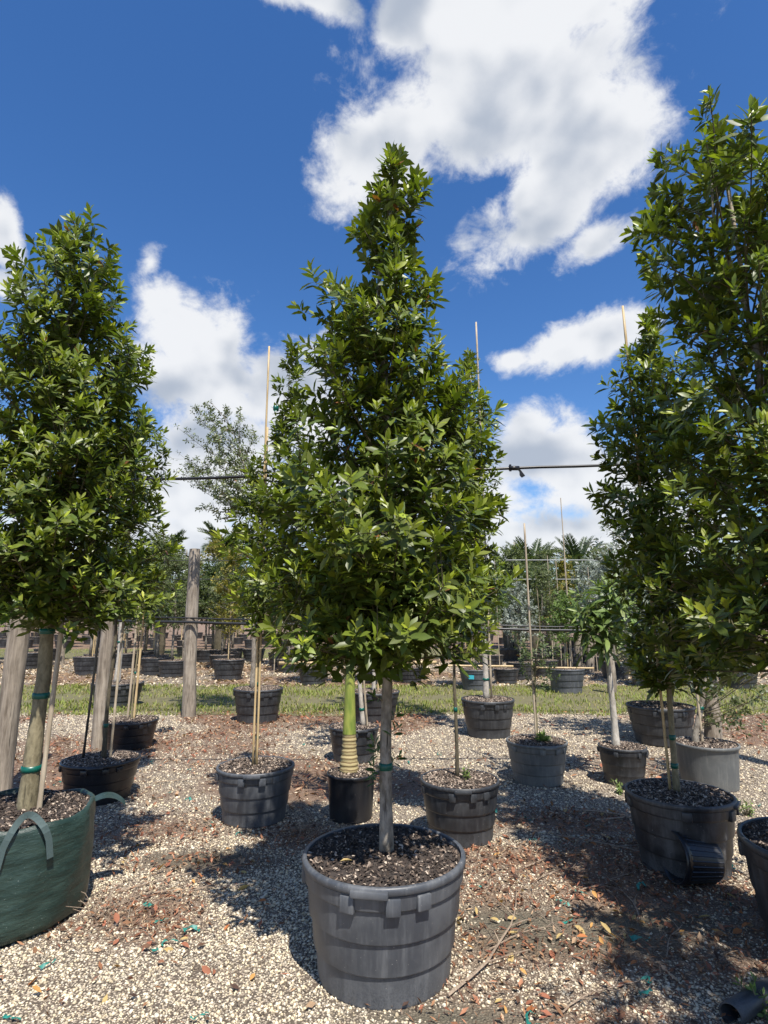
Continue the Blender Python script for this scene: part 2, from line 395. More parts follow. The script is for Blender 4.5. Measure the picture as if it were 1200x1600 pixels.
def gravel(name, y0, y1, n, smin, smax, V, F, seed, label):
    rs = np.random.RandomState(seed)
    y = np.sqrt(rs.uniform(y0 * y0, y1 * y1, n)); x = rs.uniform(-1, 1, n) * (.76 * y + .35)
    l = litter_mask(x, y); dd = dirt_mask(x, y); br = fbm(x * 2.4, y * 2.4, seed + 5, 3)
    keep = rs.rand(n) < np.clip(1.05 - .85 * l - .9 * dd + .5 * (br - .5), .05, 1)
    x, y, l = x[keep], y[keep], l[keep]; n = len(x)
    s = smin + (smax - smin) * rs.rand(n) ** 2.2
    Rm = rot_rand(rs, n); sc3 = np.stack([s * rs.uniform(.8, 1.35, n), s * rs.uniform(.65, 1.1, n), s * rs.uniform(.45, .8, n)], -1)
    small = rs.normal(0, .35, n)   # mostly lying flat: rotate about z with modest tilt
    az = rs.uniform(0, 6.28, n); ti = small
    ca, sa, ct, st = np.cos(az), np.sin(az), np.cos(ti), np.sin(ti)
    Bz = np.stack([np.stack([ca, sa, 0 * ca], -1), np.stack([-sa * ct, ca * ct, st], -1), np.stack([sa * st, -ca * st, ct], -1)], 1)
    Mx = Bz * sc3[:, :, None]
    z = ground_z(x, y) + sc3[:, 2] * .35
    shade = rs.rand(n) ** .7
    warm = rs.rand(n)[:, None]
    tint = (np.array([.78, .64, .42]) * warm + np.array([.80, .71, .56]) * (1 - warm)) * (.45 + .55 * shade)[:, None]
    dk = rs.rand(n) < .10 + .25 * l; tint[dk] = np.array([.20, .16, .12]) * rs.uniform(.5, 1.3, dk.sum())[:, None]
    meshes = []
    tvs = [V * (1 + .22 * rs.normal(size=(len(V), 1))) for _ in range(4)]
    # four stone shapes, joined
    vs, ps, ss, tt, off = [], [], [], [], 0
    tp = np.array(F).ravel(); ts = np.full(len(F), 3)
    for k in range(4):
        sel = np.arange(k, n, 4); m = len(sel); tv = tvs[k]
        v = np.einsum('kj,njc->nkc', tv, Mx[sel]) + np.stack([x, y, z], -1)[sel][:, None, :]
        vs.append(v.reshape(-1, 3)); ps.append((tp[None] + (np.arange(m) * len(tv))[:, None]).ravel() + off); off += m * len(tv)
        ss.append(np.tile(ts, m)); tt.append(np.repeat(tint[sel], len(tv), 0))
    tag(obj(name, mesh_np(name, np.concatenate(vs), np.concatenate(ps), np.concatenate(ss), M_STONE, np.concatenate(tt))), label, 'gravel', kind='stuff')
gravel('gravel', 2.2, 4.6, 80000, .0038, .0115, OV, OF, 1, 'loose cream limestone gravel around the big grey pot')
gravel('gravel', 4.6, 10.2, 62000, .006, .017, OV, OF, 2, 'pale limestone gravel between the pots up to the grass')
gravel('gravel', 14.0, 23.0, 9000, .02, .05, OV, OF, 3, 'tan and cream gravel beyond the grass strip')

# brown litter flakes
def litter(y0, y1, n, seed, smin, smax, thr, label, cols, name='leaf_litter'):
    rs = np.random.RandomState(seed)
    y = np.sqrt(rs.uniform(y0 * y0, y1 * y1, n)); x = rs.uniform(-1, 1, n) * (.76 * y + .35)
    l = litter_mask(x, y); keep = rs.rand(n) < np.clip(l * 1.1 + thr, 0, 1)
    x, y = x[keep], y[keep]; n = len(x)
    s = rs.uniform(smin, smax, n); a = rs.uniform(0, 6.28, n); ti = rs.normal(0, .4, n)
    d = np.stack([np.cos(a) * np.cos(ti), np.sin(a) * np.cos(ti), np.sin(ti)], -1); sd = np.stack([-np.sin(a), np.cos(a), rs.normal(0, .5, n)], -1)
    sd /= np.linalg.norm(sd, axis=1)[:, None]; nn = np.cross(d, sd)
    w = rs.choice([.12, .2, .45], n)
    Mx = np.stack([d * s[:, None], sd * (s * w)[:, None], nn * s[:, None]], 1)
    tv = np.array([[-1, 0, 0], [0, -1, .12], [1, 0, .05], [0, 1, .12]]); tp = [0, 1, 2, 0, 2, 3]; ts = [3, 3]
    cols = np.array(cols); tint = cols[rs.randint(0, len(cols), n)] * rs.uniform(.6, 1.3, n)[:, None]
    z = ground_z(x, y) + .008 + rs.rand(n) * .018
    tag(obj(name, inst(name, tv, tp, ts, Mx, np.stack([x, y, z], -1), M_LITTER, tint)), label, 'litter', kind='stuff')
BR = [(.21, .095, .05), (.29, .15, .08), (.12, .065, .04), (.40, .27, .17), (.26, .10, .06), (.085, .05, .038), (.36, .17, .10)]
litter(2.2, 5.2, 36000, 31, .006, .028, .05, 'brown dry leaf litter and bark scraps among the near gravel', BR)
litter(5.2, 10.3, 20000, 32, .015, .045, .12, 'dry brown litter scattered over the gravel towards the grass', BR)
litter(13.8, 23, 16000, 33, .04, .10, .5, 'tan dry leaves under the far row of pots', [(.30, .20, .12), (.40, .28, .17), (.22, .14, .085), (.46, .36, .25)])

# ------------------------------------------------------------------ leaves and trees
def leaf_template(w, fold, curve, seed):
    st = [(.34, .84), (.68, .90)]
    v = [(0, 0, 0)]
    for t, k in st:
        z = -curve * t * t; hw = w * .5 * k
        v += [(-hw, t, z + fold * hw), (0, t, z), (hw, t, z + fold * hw)]
    v.append((0, 1, -curve))
    f = [(0, 2, 1), (0, 3, 2), (1, 2, 5, 4), (2, 3, 6, 5), (4, 5, 7), (5, 6, 7)]
    return np.array(v, float), f
LT = [leaf_template(.32 + .02 * i, .15 + .12 * (i % 3), -.05 + .10 * i, i) for i in range(4)]; NV = 8
LF = LT[0][1]; LP = np.array([i for f in LF for i in f]); LS = np.array([len(f) for f in LF])
def norm(v): return v / np.maximum(np.linalg.norm(v, axis=-1, keepdims=True), 1e-9)

def shoots_to_leaves(rs, pos, dirs, size, nl, spread=(14, 82), tipfrac=.55, per_len=.095):
    """a whorl of leaves round each shoot tip. returns P, dir, normal, length, age(0 young), shoot index"""
    n = len(pos); cnt = rs.randint(nl[0], nl[1] + 1, n); si = np.repeat(np.arange(n), cnt); m = len(si)
    k = np.concatenate([np.arange(c) for c in cnt]); f = (k + .5) / np.repeat(cnt, cnt)
    ax = dirs[si]; ref = norm(rs.normal(size=(n, 3)))[si]; u = norm(np.cross(ax, ref)); w = np.cross(ax, u)
    phi = k * 2.399 + rs.normal(0, .25, m); pol = np.radians(spread[0] + (spread[1] - spread[0]) * f ** .8 + rs.normal(0, 10, m))
    rad = u * np.cos(phi)[:, None] + w * np.sin(phi)[:, None]
    d = norm(ax * np.cos(pol)[:, None] + rad * np.sin(pol)[:, None] + np.array([0, 0, -.12]))
    nr = norm(ax * np.sin(pol)[:, None] - rad * np.cos(pol)[:, None]); nr = norm(nr - d * np.sum(nr * d, 1)[:, None] + .09 * rs.normal(size=(m, 3))); nr = norm(nr - d * np.sum(nr * d, 1)[:, None])
    L = size[si] * (tipfrac + (1 - tipfrac) * np.minimum(1, f * 2)) * rs.uniform(.8, 1.2, m)
    P = pos[si] - ax * (f * per_len * (size[si] / .085))[:, None]
    return P, d, nr, L, f, si

GREENS = dict(
    main=dict(old=(.056, .078, .016), mid=(.108, .144, .019), young=(.36, .41, .040)),
    olive=dict(old=(.075, .094, .040), mid=(.125, .150, .062), young=(.20, .235, .075)),
    silver=dict(old=(.16, .18, .15), mid=(.27, .30, .26), young=(.40, .43, .38)),
    lime=dict(old=(.075, .115, .030), mid=(.13, .19, .05), young=(.22, .28, .08)),
    dark=dict(old=(.045, .066, .024), mid=(.078, .108, .036), young=(.14, .18, .05)))

def leaf_mesh_arrays(P, d, nr, L): return np.stack([np.cross(d, nr) * L[:, None], d * L[:, None], nr * L[:, None]], 1)

def make_crown(name, parent, P, d, nr, L, tint, mat, rs, origin, nobj=0, simple_leaf=False, width=1.0):
    """joined foliage plus (for near trees) the nobj biggest leaves as objects of their own"""
    Mx = leaf_mesh_arrays(P, d, nr, L); Mx[:, 0] *= width
    Pl = P - np.array(origin)
    n = len(P); single = np.zeros(n, bool)
    if nobj:
        camp = np.array([0, 0, CAMH]); tocam = camp - (P + d * L[:, None] * .5); dist = np.linalg.norm(tocam, axis=1)
        facing = np.abs(np.sum(nr * tocam, 1)) / dist
        r_ = ray(0, 0); fwd = np.array([0, math.cos(TILT), math.sin(TILT)]); zc = P @ fwd - CAMH * fwd[2]
        px = P[:, 0] / zc * FPX
        score = L / dist * (.35 + facing) * (np.abs(px) < 610)
        # only those on the side towards the camera, thinned so they spread over the crown
        axis_d = np.linalg.norm(np.array([origin[0], origin[1]]) - P[:, :2], axis=1)
        front = (np.hypot(P[:, 0], P[:, 1]) < np.hypot(origin[0], origin[1]) - .15)
        score = score * np.where(front, 1, .2) * rs.uniform(.7, 1.3, n)
        single[np.argsort(-score)[:nobj]] = True
    bulk = ~single
    if simple_leaf:
        tv = np.array([[0, 0, 0], [-.2, .5, .05], [0, 1, -.05], [.2, .5, .05]]); tp = [0, 3, 1, 3, 2, 1]; ts = [3, 3]
        me = inst('crown', tv, tp, ts, Mx[bulk], Pl[bulk], mat, tint[bulk])
    else:
        vs, ps, ss, tt, off = [], [], [], [], 0; ids = np.where(bulk)[0]
        for k in range(4):
            sel = ids[k::4]; m = len(sel); tv = LT[k][0]
            if not m: continue
            v = np.einsum('kj,njc->nkc', tv, Mx[sel]) + Pl[sel][:, None, :]
            vs.append(v.reshape(-1, 3)); ps.append((LP[None] + (np.arange(m) * NV)[:, None]).ravel() + off); off += m * NV
            ss.append(np.tile(LS, m)); tt.append(np.repeat(tint[sel], NV, 0))
        me = mesh_np('crown', np.concatenate(vs), np.concatenate(ps), np.concatenate(ss), mat, np.concatenate(tt))
    cr = obj('crown', me, parent); cr['kind'] = 'stuff'
    if nobj:
        ids = np.where(single)[0]; order = np.argsort(tint[ids, 0]); cache = {}
        for r_, i in enumerate(ids[order]):
            b = int(r_ * 8 / len(ids)); k = int(i) % 4
            if (b, k) not in cache:
                c = tint[ids[order[int((b + .5) * len(ids) / 8)]]]
                cache[(b, k)] = mesh_np('leaf', LT[k][0], LP, LS, mat, np.tile(c, (NV, 1)))
            o = bpy.data.objects.new('leaf', cache[(b, k)]); COL.objects.link(o); o.parent = cr
            m4 = np.eye(4); m4[:3, :3] = Mx[i].T; m4[:3, 3] = Pl[i]; o.matrix_local = Matrix(m4.tolist())
    return cr

def profile(prof, Y):
    """traced outline (pixel row, left, right) at a depth -> heights, centre offsets, radii in metres"""
    z, cx, r = [], [], []
    for py, xl, xr in prof:
        a, b = AT(xl, py, Y), AT(xr, py, Y); z.append(a.z); cx.append((a.x + b.x) / 2); r.append((b.x - a.x) / 2)
    o = np.argsort(z); return np.array(z)[o], np.array(cx)[o], np.array(r)[o]

def tree(name, label, base, prof, seed, trunk_r, bark, pal='main', leaf=.100, nbr=70, twig=7, nl=(9, 14), nobj=0, mat=None, group=None, cat='tree',
         lean=None, stake=None, tapes=(), simple_leaf=False, updir=.8, young=.22, spread=(14, 84), width=1.0, depth=1.0, trunk_top=None, gap=.5, topdense=4, metres=None, ragged=.40):
    """base: trunk foot (x, y, z). prof: traced crown outline at the trunk's depth"""
    rs = np.random.RandomState(seed); bx, by, bz = base
    z, cx, r = profile(prof, by) if metres is None else (np.array([q[0] for q in metres]), np.full(len(metres), bx), np.array([q[1] for q in metres])); zlo, zhi = z[0], z[-1]
    ztop = zhi - .06 if trunk_top is None else trunk_top
    root = empty(name, (bx, by, bz), label, cat, group); org = np.array(base)
    # trunk follows the crown's axis
    zz = np.linspace(bz - .03, ztop, 16); tx = []
    cmid = np.interp(zz, z, cx)
    for i, h in enumerate(zz):
        w = np.clip((h - zlo) / max(zhi - zlo, .1), 0, 1)
        tx.append((bx if lean is None else bx + lean * (h - bz)) * (1 - w) + cmid[i] * w)
    tx = np.array(tx); tx[:] += .012 * np.sin(zz * 5 + seed) * np.clip(zz - bz, 0, 1); ty = by + .012 * np.cos(zz * 4 + seed) * np.clip(zz - bz, 0, 1)
    rad = trunk_r * np.interp((zz - bz) / (ztop - bz), [0, .02, .08, .4, 1], [1.35, 1.2, 1.0, .75, .12])
    fine = np.linspace(0, 1, 46); idx = np.linspace(0, 15, 46)
    fx = np.interp(idx, np.arange(16), tx); fy = np.interp(idx, np.arange(16), ty); fz = np.interp(idx, np.arange(16), zz); fr = np.interp(idx, np.arange(16), rad)
    MB().tube([Vector((a, b, c)) - Vector(base) for a, b, c in zip(fx, fy, fz)], list(fr), 12, True, .06, seed).build('trunk', bark, root, smooth=True)
    def trunk_at(h): return np.array([np.interp(h, zz, tx), np.interp(h, zz, ty), h])
    # limbs
    hs = np.linspace(zlo, zhi, 200); wr = np.interp(hs, z, r) + .10; cdf = np.cumsum(wr); cdf /= cdf[-1]
    mb = MB(); pos, dirs, out_ = [], [], []
    for b in range(nbr):
        ze = np.interp((b + rs.rand()) / nbr, cdf, hs); az = b * 2.399 + rs.normal(0, .4)
        rr = np.interp(ze, z, r); lob = 1.04 - ragged * (1 - rs.rand()) + .10 * math.sin(3 * az + seed + ze * 2.5)
        rr_ = rr * min(lob, 1.06); c0 = np.interp(ze, z, cx)
        end = np.array([c0 + math.cos(az) * rr_, by + math.sin(az) * rr_ * depth, ze])
        z0 = max(ze - .55 * rr_ - .12 - .2 * rs.rand(), zlo + .04 + .22 * rs.rand()); z0 = min(z0, ztop - .02); s = trunk_at(z0)
        oh = np.array([math.cos(az), math.sin(az), 0]); mid = s + (end - s) * .55 + np.array([0, 0, -.10 * rr_]) + rs.normal(0, .02, 3)
        ts = np.linspace(0, 1, 6)[:, None]; curve = (1 - ts) ** 2 * s + 2 * ts * (1 - ts) * mid + ts ** 2 * end
        br = min(trunk_r * (.22 if rr > .3 else .14), .007)
        mb.tube([Vector(q - org) for q in curve], list(np.linspace(br, br * .3, 6)), 5, False)
        nt = max(2, int(round(twig * (rr_ / .6) ** .8)))
        for j in range(nt):
            t = 1 - (1 - gap * .5) * (j / nt) ** 1.1 * rs.uniform(.8, 1.1); t = min(max(t, .12), 1)
            p = (1 - t) ** 2 * s + 2 * t * (1 - t) * mid + t ** 2 * end
            off = rs.normal(0, 1, 3); off[2] = abs(off[2]) * .9; ln = rs.uniform(.04, .17) * (rr / .6 + .35) * (0 if j == 0 else 1)
            q = p + off / np.linalg.norm(off) * ln
            dd = oh * (.50 + .3 * (j == 0)) + np.array([0, 0, updir]) + rs.normal(0, .26, 3) + .45 * (off / np.linalg.norm(off)) * (j > 0)
            dd /= np.linalg.norm(dd)
            mb.tube([Vector(p - org), Vector((p + q) / 2 + np.array([0, 0, -.01]) - org), Vector(q - org)], [br * .35, br * .28, br * .2], 3, False)
            pos.append(q); dirs.append(dd)
    for j in range(topdense):
        pos.append(trunk_at(ztop) + rs.normal(0, .03, 3) + np.array([0, 0, .05 - .06 * j])); d_ = np.array([0, 0, 1.]) + rs.normal(0, .3, 3); dirs.append(d_ / np.linalg.norm(d_))
    mb.build('branches', M_TWIGD, root)
    pos, dirs = np.array(pos), np.array(dirs)
    size = leaf * rs.uniform(.75, 1.2, len(pos))
    P, d, nr, L, f, si = shoots_to_leaves(rs, pos, dirs, size, nl, spread)
    pl = {k: np.array(v) for k, v in GREENS[pal].items()}
    sh = rs.rand(len(pos))[si]; yf = np.clip((.50 - f) / .50, 0, 1) * np.where(sh < young, 1.0, .62); of = np.clip((f - .4) / .6, 0, 1) * rs.uniform(.4, 1, len(f))
    tint = pl['mid'] * (1 - yf[:, None]) * (1 - of[:, None]) + pl['old'] * of[:, None] * (1 - yf[:, None]) + pl['young'] * yf[:, None]
    tint = tint * rs.uniform(.78, 1.22, (len(f), 1)) * rs.uniform(.94, 1.06, (len(f), 3))
    dead = rs.rand(len(f)) < .004; tint[dead] = (.22, .09, .03)
    make_crown(name, root, P, d, nr, L, tint, mat or M_LEAF, rs, base, nobj, simple_leaf, width)
    # stakes and ties
    if stake:
        for (sx, sy, top, srad, smat, tilt) in stake:
            foot = Vector((sx, sy, -.06)); tp = Vector((tilt, 0, top - bz)); pts = [foot.lerp(tp + Vector((sx, sy, 0)), i / 14) for i in range(15)]
            MB().tube(pts, [srad * (1 + (.16 if i % 2 else 0)) for i in range(15)], 8, True).build('stake', smat, root, smooth=True)
    for h in tapes:
        c = trunk_at(h); rr = np.interp(h, zz, rad)
        m_ = MB().lathe([(rr * 1.0, -.017), (rr * 1.10 + .001, -.016), (rr * 1.11 + .002, 0), (rr * 1.09 + .001, .016), (rr * 1.0, .017)], 16, .04, h)
        o = m_.build('tie_tape', M_TAPE, root, smooth=True); o.location = Vector(c - org)
    return root

# ------------------------------------------------------------------ pots
POTS = {}
def pot_meshes(kind, rt, h, mat, seed=0, dry=.6):
    key = (kind, round(rt, 3), round(h, 3), mat.name, seed)
    if key in POTS: return POTS[key]
    rb = rt * (.84 if kind != 'smooth' else .86); st = .011 * rt / .38; parts = {}
    def rad(z): return rb + (rt * .955 - rb) * z / h
    rb0 = rb - (st * 1.6 if kind == 'ribbed' else 0); pr = [(.001, .004), (rb0 * .95, .004), (rb0 * .99, .006), (rb0, .012)]
    if kind == 'ribbed':
        for (za, zb, k) in ((.02, .27, 0), (.27, .53, 1), (.53, .80, 2), (.80, .93, 3)):
            o = st * k - st * 1.6
            pr += [(rad(za * h + .004) + o - .001, za * h + .004), (rad(za * h + .012) + o, za * h + .010), (rad(zb * h - .004) + o, zb * h - .004)]
    else:
        pr += [(rad(.3 * h), .3 * h), (rad(.6 * h), .6 * h), (rad(.92 * h), .92 * h)]
    pr += [(rt * .962, .94 * h)]
    inner = [(rt * .955, h * .995), (rt * .94, h * .97), (rt * .93, h * .80), (rt * .90, h * .78)]
    parts['wall'] = MB().lathe(pr, 64, .006, seed).mesh('wall', mat, True, angle=R(35))
    rim = [(rt * .958, .932 * h), (rt * 1.0, .932 * h), (rt * 1.010, .94 * h), (rt * 1.012, .975 * h), (rt * 1.004, .993 * h), (rt * .985, h), (rt * .955, .995 * h), (rt * .945, .95 * h), (rt * .935, .80 * h)]
    parts['rim'] = MB().lathe(rim, 64, .006, seed).mesh('rim', mat, True, angle=R(50))
    # soil
    rs = np.random.RandomState(int(rt * 1000) + seed); zs = h * .970
    nr_, ns = 10, 40; v = [(0, 0, zs + .012)]
    for i in range(1, nr_ + 1):
        for k in range(ns):
            a = 6.2832 * k / ns; q_ = rt * .945 * i / nr_
            v.append((q_ * math.cos(a), q_ * math.sin(a), zs + .014 * (1 - (i / nr_) ** 2) + rs.uniform(-.005, .005)))
    f = [(0, 1 + k, 1 + (k + 1) % ns) for k in range(ns)]
    for i in range(nr_ - 1):
        for k in range(ns): f.append((1 + i * ns + k, 1 + (i + 1) * ns + k, 1 + (i + 1) * ns + (k + 1) % ns, 1 + i * ns + (k + 1) % ns))
    me = bpy.data.meshes.new('soil'); me.from_pydata(v, [], f); me.materials.append(M_SOIL); parts['soil'] = me
    n = int(2600 * (rt / .38) ** 2); q_ = rt * .93 * np.sqrt(rs.rand(n)); a = rs.uniform(0, 6.28, n)
    x, y = q_ * np.cos(a), q_ * np.sin(a); s = rs.uniform(.003, .013, n); b = rs.uniform(0, 6.28, n); ti = rs.normal(0, .45, n)
    d = np.stack([np.cos(b) * np.cos(ti), np.sin(b) * np.cos(ti), np.sin(ti)], -1); sd = norm(np.stack([-np.sin(b), np.cos(b), rs.normal(0, .5, n)], -1)); nn = np.cross(d, sd)
    Mx = np.stack([d * s[:, None], sd * (s * rs.uniform(.25, .7, n))[:, None], nn * s[:, None] * .4], 1)
    tv = np.array([[-1, -.7, 0], [1, -1, 0], [.8, 1, 0], [-.9, .8, 0], [0, 0, .8]]); tp = [0, 1, 4, 1, 2, 4, 2, 3, 4, 3, 0, 4]; ts = [3] * 4
    cols = np.array([(.042, .032, .027), (.080, .060, .048), (.155, .115, .088), (.30, .235, .185), (.46, .38, .30)])
    pw = np.array([.42, .28, .14, .10, .06]) if dry < .5 else np.array([.14, .22, .25, .25, .14])
    tint = cols[rs.choice(5, n, p=pw)] * rs.uniform(.7, 1.25, n)[:, None]
    parts['mulch'] = inst('mulch', tv, tp, ts, Mx, np.stack([x, y, zs + .014 * (1 - (q_ / rt) ** 2) + .004 + rs.rand(n) * .004], -1), M_CHIP, tint)
    if kind == 'ribbed':
        mb = MB(); w = rt * .17; ztab = .845 * h
        ro = rad(.86 * h) + st * 1.0
        for s_ in (-1, 1):
            an = s_ * .26
            Rm = Matrix.Rotation(an, 3, 'Z')
            mb.box(Rm @ Vector((0, -ro, ztab)), (rt * .17, .034, .135 * h), Rm)
        Rm = Matrix.Identity(3)
        mb.box((0, -rt * 1.012, .948 * h), (rt * .42, .026, .058 * h))
        parts['handle'] = mb.mesh('handle', mat, True, .006, angle=R(40))
        mb = MB(); mb.box((0, -ro, ztab + .01 * h), (rt * .17, .032, .125 * h)); parts['lug'] = mb.mesh('lug', mat, True, .006, angle=R(40))
    POTS[key] = parts
    return parts
def pot(label, x, y, rt, h, mat, kind='ribbed', seed=0, rz=0., group=None, name='nursery_pot', small=False, tilt=0., dry=.6):
    o = empty(name, (x, y, float(ground_z(np.array(x), np.array(y)))), label, 'pot', group, rz)
    o.rotation_euler.x = tilt
    p = pot_meshes(kind, rt, h, mat, seed, dry)
    w = obj('wall', p['wall'], o); obj('rim', p['rim'], w)
    s = obj('soil', p['soil'], o); mu = obj('mulch', p['mulch'], s); mu['kind'] = 'stuff'
    if 'handle' in p and not small:
        for a in (0, math.pi): q_ = obj('handle', p['handle'], o); q_.rotation_euler.z = a
        for a in (.62, 1.9, -.62 + math.pi, 1.9 + math.pi, -1.25 , .62 + math.pi): q_ = obj('lug', p['lug'], o); q_.rotation_euler.z = a
    return o
def potpx(cx, rim_py, by, w):
    """centre and rim radius from the pot's front foot on the ground and its width"""
    g = G(cx, by); r = .35
    for _ in range(8):
        Yc = g.y + .85 * r; r = (AT(cx + w / 2, rim_py, Yc).x - AT(cx - w / 2, rim_py, Yc).x) / 2
    return AT(cx, rim_py, Yc).x, Yc, r

# ------------------------------------------------------------------ the potted trees
def soil(h): return .970 * h + .012
# --- the big central tree
pot('big grey ribbed plastic pot with dusty walls holding the tall central tree', 0.0, 2.99, .385, .50, M_POTG, rz=-.16, dry=.3)
tree('buttonwood_tree', 'tall cone shaped glossy green tree growing in the big grey ribbed pot', (.012, 2.99, soil(.5)),
     [(232, 612, 628), (252, 590, 648), (288, 562, 666), (330, 546, 682), (370, 542, 658), (405, 538, 660), (440, 496, 680), (465, 484, 686), (510, 486, 690), (560, 462, 722),
      (610, 456, 738), (650, 450, 768), (700, 440, 764), (740, 402, 760), (790, 378, 776), (850, 370, 790), (910, 374, 792), (955, 382, 790), (1000, 404, 772), (1035, 455, 725), (1050, 500, 690)],
     101, .029, M_BARKG, leaf=.086, nbr=135, twig=14, nl=(10, 15), nobj=300, tapes=(.88,), group=None, young=.3)
# leafy suckers low on the trunk
# --- left tree in the green bag
bagx, bagy, bagr, bagh = -2.06, 3.46, .385, .55
tree('buttonwood_tree', 'broad dense green tree rooted in the green woven bag', (-2.02, 3.48, bagh - .04),
     [(335, 122, 140), (358, 100, 165), (400, 68, 190), (440, 36, 200), (500, -12, 212), (560, -30, 232), (640, -45, 242), (720, -55, 250), (800, -60, 255), (880, -60, 250), (940, -40, 230), (985, 10, 150)],
     102, .043, M_BARKT, nbr=135, twig=14, nl=(10, 15), nobj=300, stake=[(.075, -.02, 1.75, .013, M_STAKE, .03)], tapes=(1.52, 1.15, .75), young=.24, leaf=.084)
bag = empty('grow_bag', (bagx, bagy, 0), 'dark green woven plastic grow bag with two loop handles', 'grow bag')
def bag_mesh():
    rs = np.random.RandomState(4); seg, lv = 72, 22; v, f = [], []
    prof = [(0, .88), (.04, .97), (.15, 1.0), (.5, 1.03), (.85, 1.03), (.97, 1.01), (1., 1.0)]
    for i in range(lv):
        u = i / (lv - 1); k = np.interp(u, [q[0] for q in prof], [q[1] for q in prof])
        for j in range(seg):
            a = 6.2832 * j / seg; wob = 1 + .018 * math.sin(5 * a + 3 * u) + .010 * math.sin(11 * a - 6 * u + 1) + .006 * math.sin(23 * a + 9 * u)
            zz = u * bagh + (.012 * math.sin(3 * a + .5) + .008 * math.sin(7 * a)) * u
            v.append((bagr * k * wob * math.cos(a), bagr * k * wob * math.sin(a), zz + .001))
    for i in range(lv - 1):
        for j in range(seg): f.append((i * seg + j, i * seg + (j + 1) % seg, (i + 1) * seg + (j + 1) % seg, (i + 1) * seg + j))
    b = len(v)   # inside lip
    for j in range(seg):
        p_ = v[(lv - 1) * seg + j]; v.append((p_[0] * .97, p_[1] * .97, p_[2] - .002))
    for j in range(seg):
        p_ = v[(lv - 1) * seg + j]; v.append((p_[0] * .955, p_[1] * .955, bagh - .11))
    for j in range(seg):
        f.append(((lv - 1) * seg + j, (lv - 1) * seg + (j + 1) % seg, b + (j + 1) % seg, b + j)); f.append((b + j, b + (j + 1) % seg, b + seg + (j + 1) % seg, b + seg + j))
    return v, f
m, n, p = material('green_woven_plastic'); t = n.new('ShaderNodeTexCoord'); g = t.outputs['Object']
c = n.mix(n.rng(n.noise(n.vmath('MULTIPLY', g, (3, 3, 9)), 2.2, 6, .65), .35, .7), (.012, .030, .025), (.032, .060, .050))
c = n.mix(n.rng(n.noise(g, 120, 2, .5), .70, .78), c, (.22, .26, .24))
n.l.new(c, p.inputs['Base Color']); p.inputs['Roughness'].default_value = .42
bp = n.new('ShaderNodeBump'); bp.inputs['Strength'].default_value = .5; bp.inputs['Distance'].default_value = .02
n.l.new(n.noise(n.vmath('MULTIPLY', g, (4, 4, 14)), 2.0, 6, .6), bp.inputs['Height']); n.l.new(bp.outputs[0], p.inputs['Normal'])
M_BAG = m
v, f = bag_mesh(); me = bpy.data.meshes.new('bag_wall'); me.from_pydata(v, [], f); me.materials.append(m); me.polygons.foreach_set('use_smooth', np.ones(len(f), bool))
obj('bag_wall', me, bag)
bs = pot_meshes('smooth', bagr * 1.04, bagh * .99, M_POTB, 7, .3)
s_ = obj('soil', bs['soil'], bag); q_ = obj('mulch', bs['mulch'], s_); q_['kind'] = 'stuff'
M_STRAP = simple('grey_green_webbing', (.055, .085, .085), .75, .4, 160)
def strap(a0, span, dz_lo, top, out=.0, flop=0):
    mb = MB(); pts = []
    for i in range(17):
        u = i / 16; an = a0 + (u - .5) * span
        h = bagh - dz_lo + (dz_lo + top) * math.sin(math.pi * u) ** .55
        rr = bagr * 1.055 + .010 - flop * max(0, h - bagh + .02) / (top + .02) + out * math.sin(math.pi * u)
        pts.append((Vector((rr * math.cos(an), rr * math.sin(an), h)), an))
    w = .016; b = 0
    for i, (p_, an) in enumerate(pts):
        q0 = pts[max(0, i - 1)][0]; q1 = pts[min(16, i + 1)][0]; dr = (q1 - q0).normalized(); nrm = Vector((math.cos(an), math.sin(an), 0)); sd = dr.cross(nrm).normalized()
        mb.v += [p_ + sd * w + nrm * .002, p_ - sd * w + nrm * .002, p_ - sd * w - nrm * .002, p_ + sd * w - nrm * .002]
        if i:
            k = (i - 1) * 4
            for c_ in range(4): mb.f.append((k + c_, k + (c_ + 1) % 4, k + 4 + (c_ + 1) % 4, k + 4 + c_))
    mb.build('strap_handle', M_STRAP, bag, smooth=False)
strap(R(-52), .56, .17, .05, 0, .05)
mb = MB()
for i in range(9):
    u = i / 8; an = R(28); dr = Vector((math.cos(an), math.sin(an), 0)); sd = Vector((-math.sin(an), math.cos(an), 0)); w = .055 * (1 - .55 * u ** 2)
    c_ = dr * (bagr * 1.0 + .17 * u) + Vector((0, 0, bagh - .01 + .03 * math.sin(2.6 * u) - .05 * u * u)); mb.v += [c_ + sd * w, c_ - sd * w + Vector((0, 0, -.02 * u))]
    if i: k = 2 * i; mb.f.append((k - 2, k - 1, k + 1, k))
mb.build('loose_flap', M_BAG, bag, smooth=True)

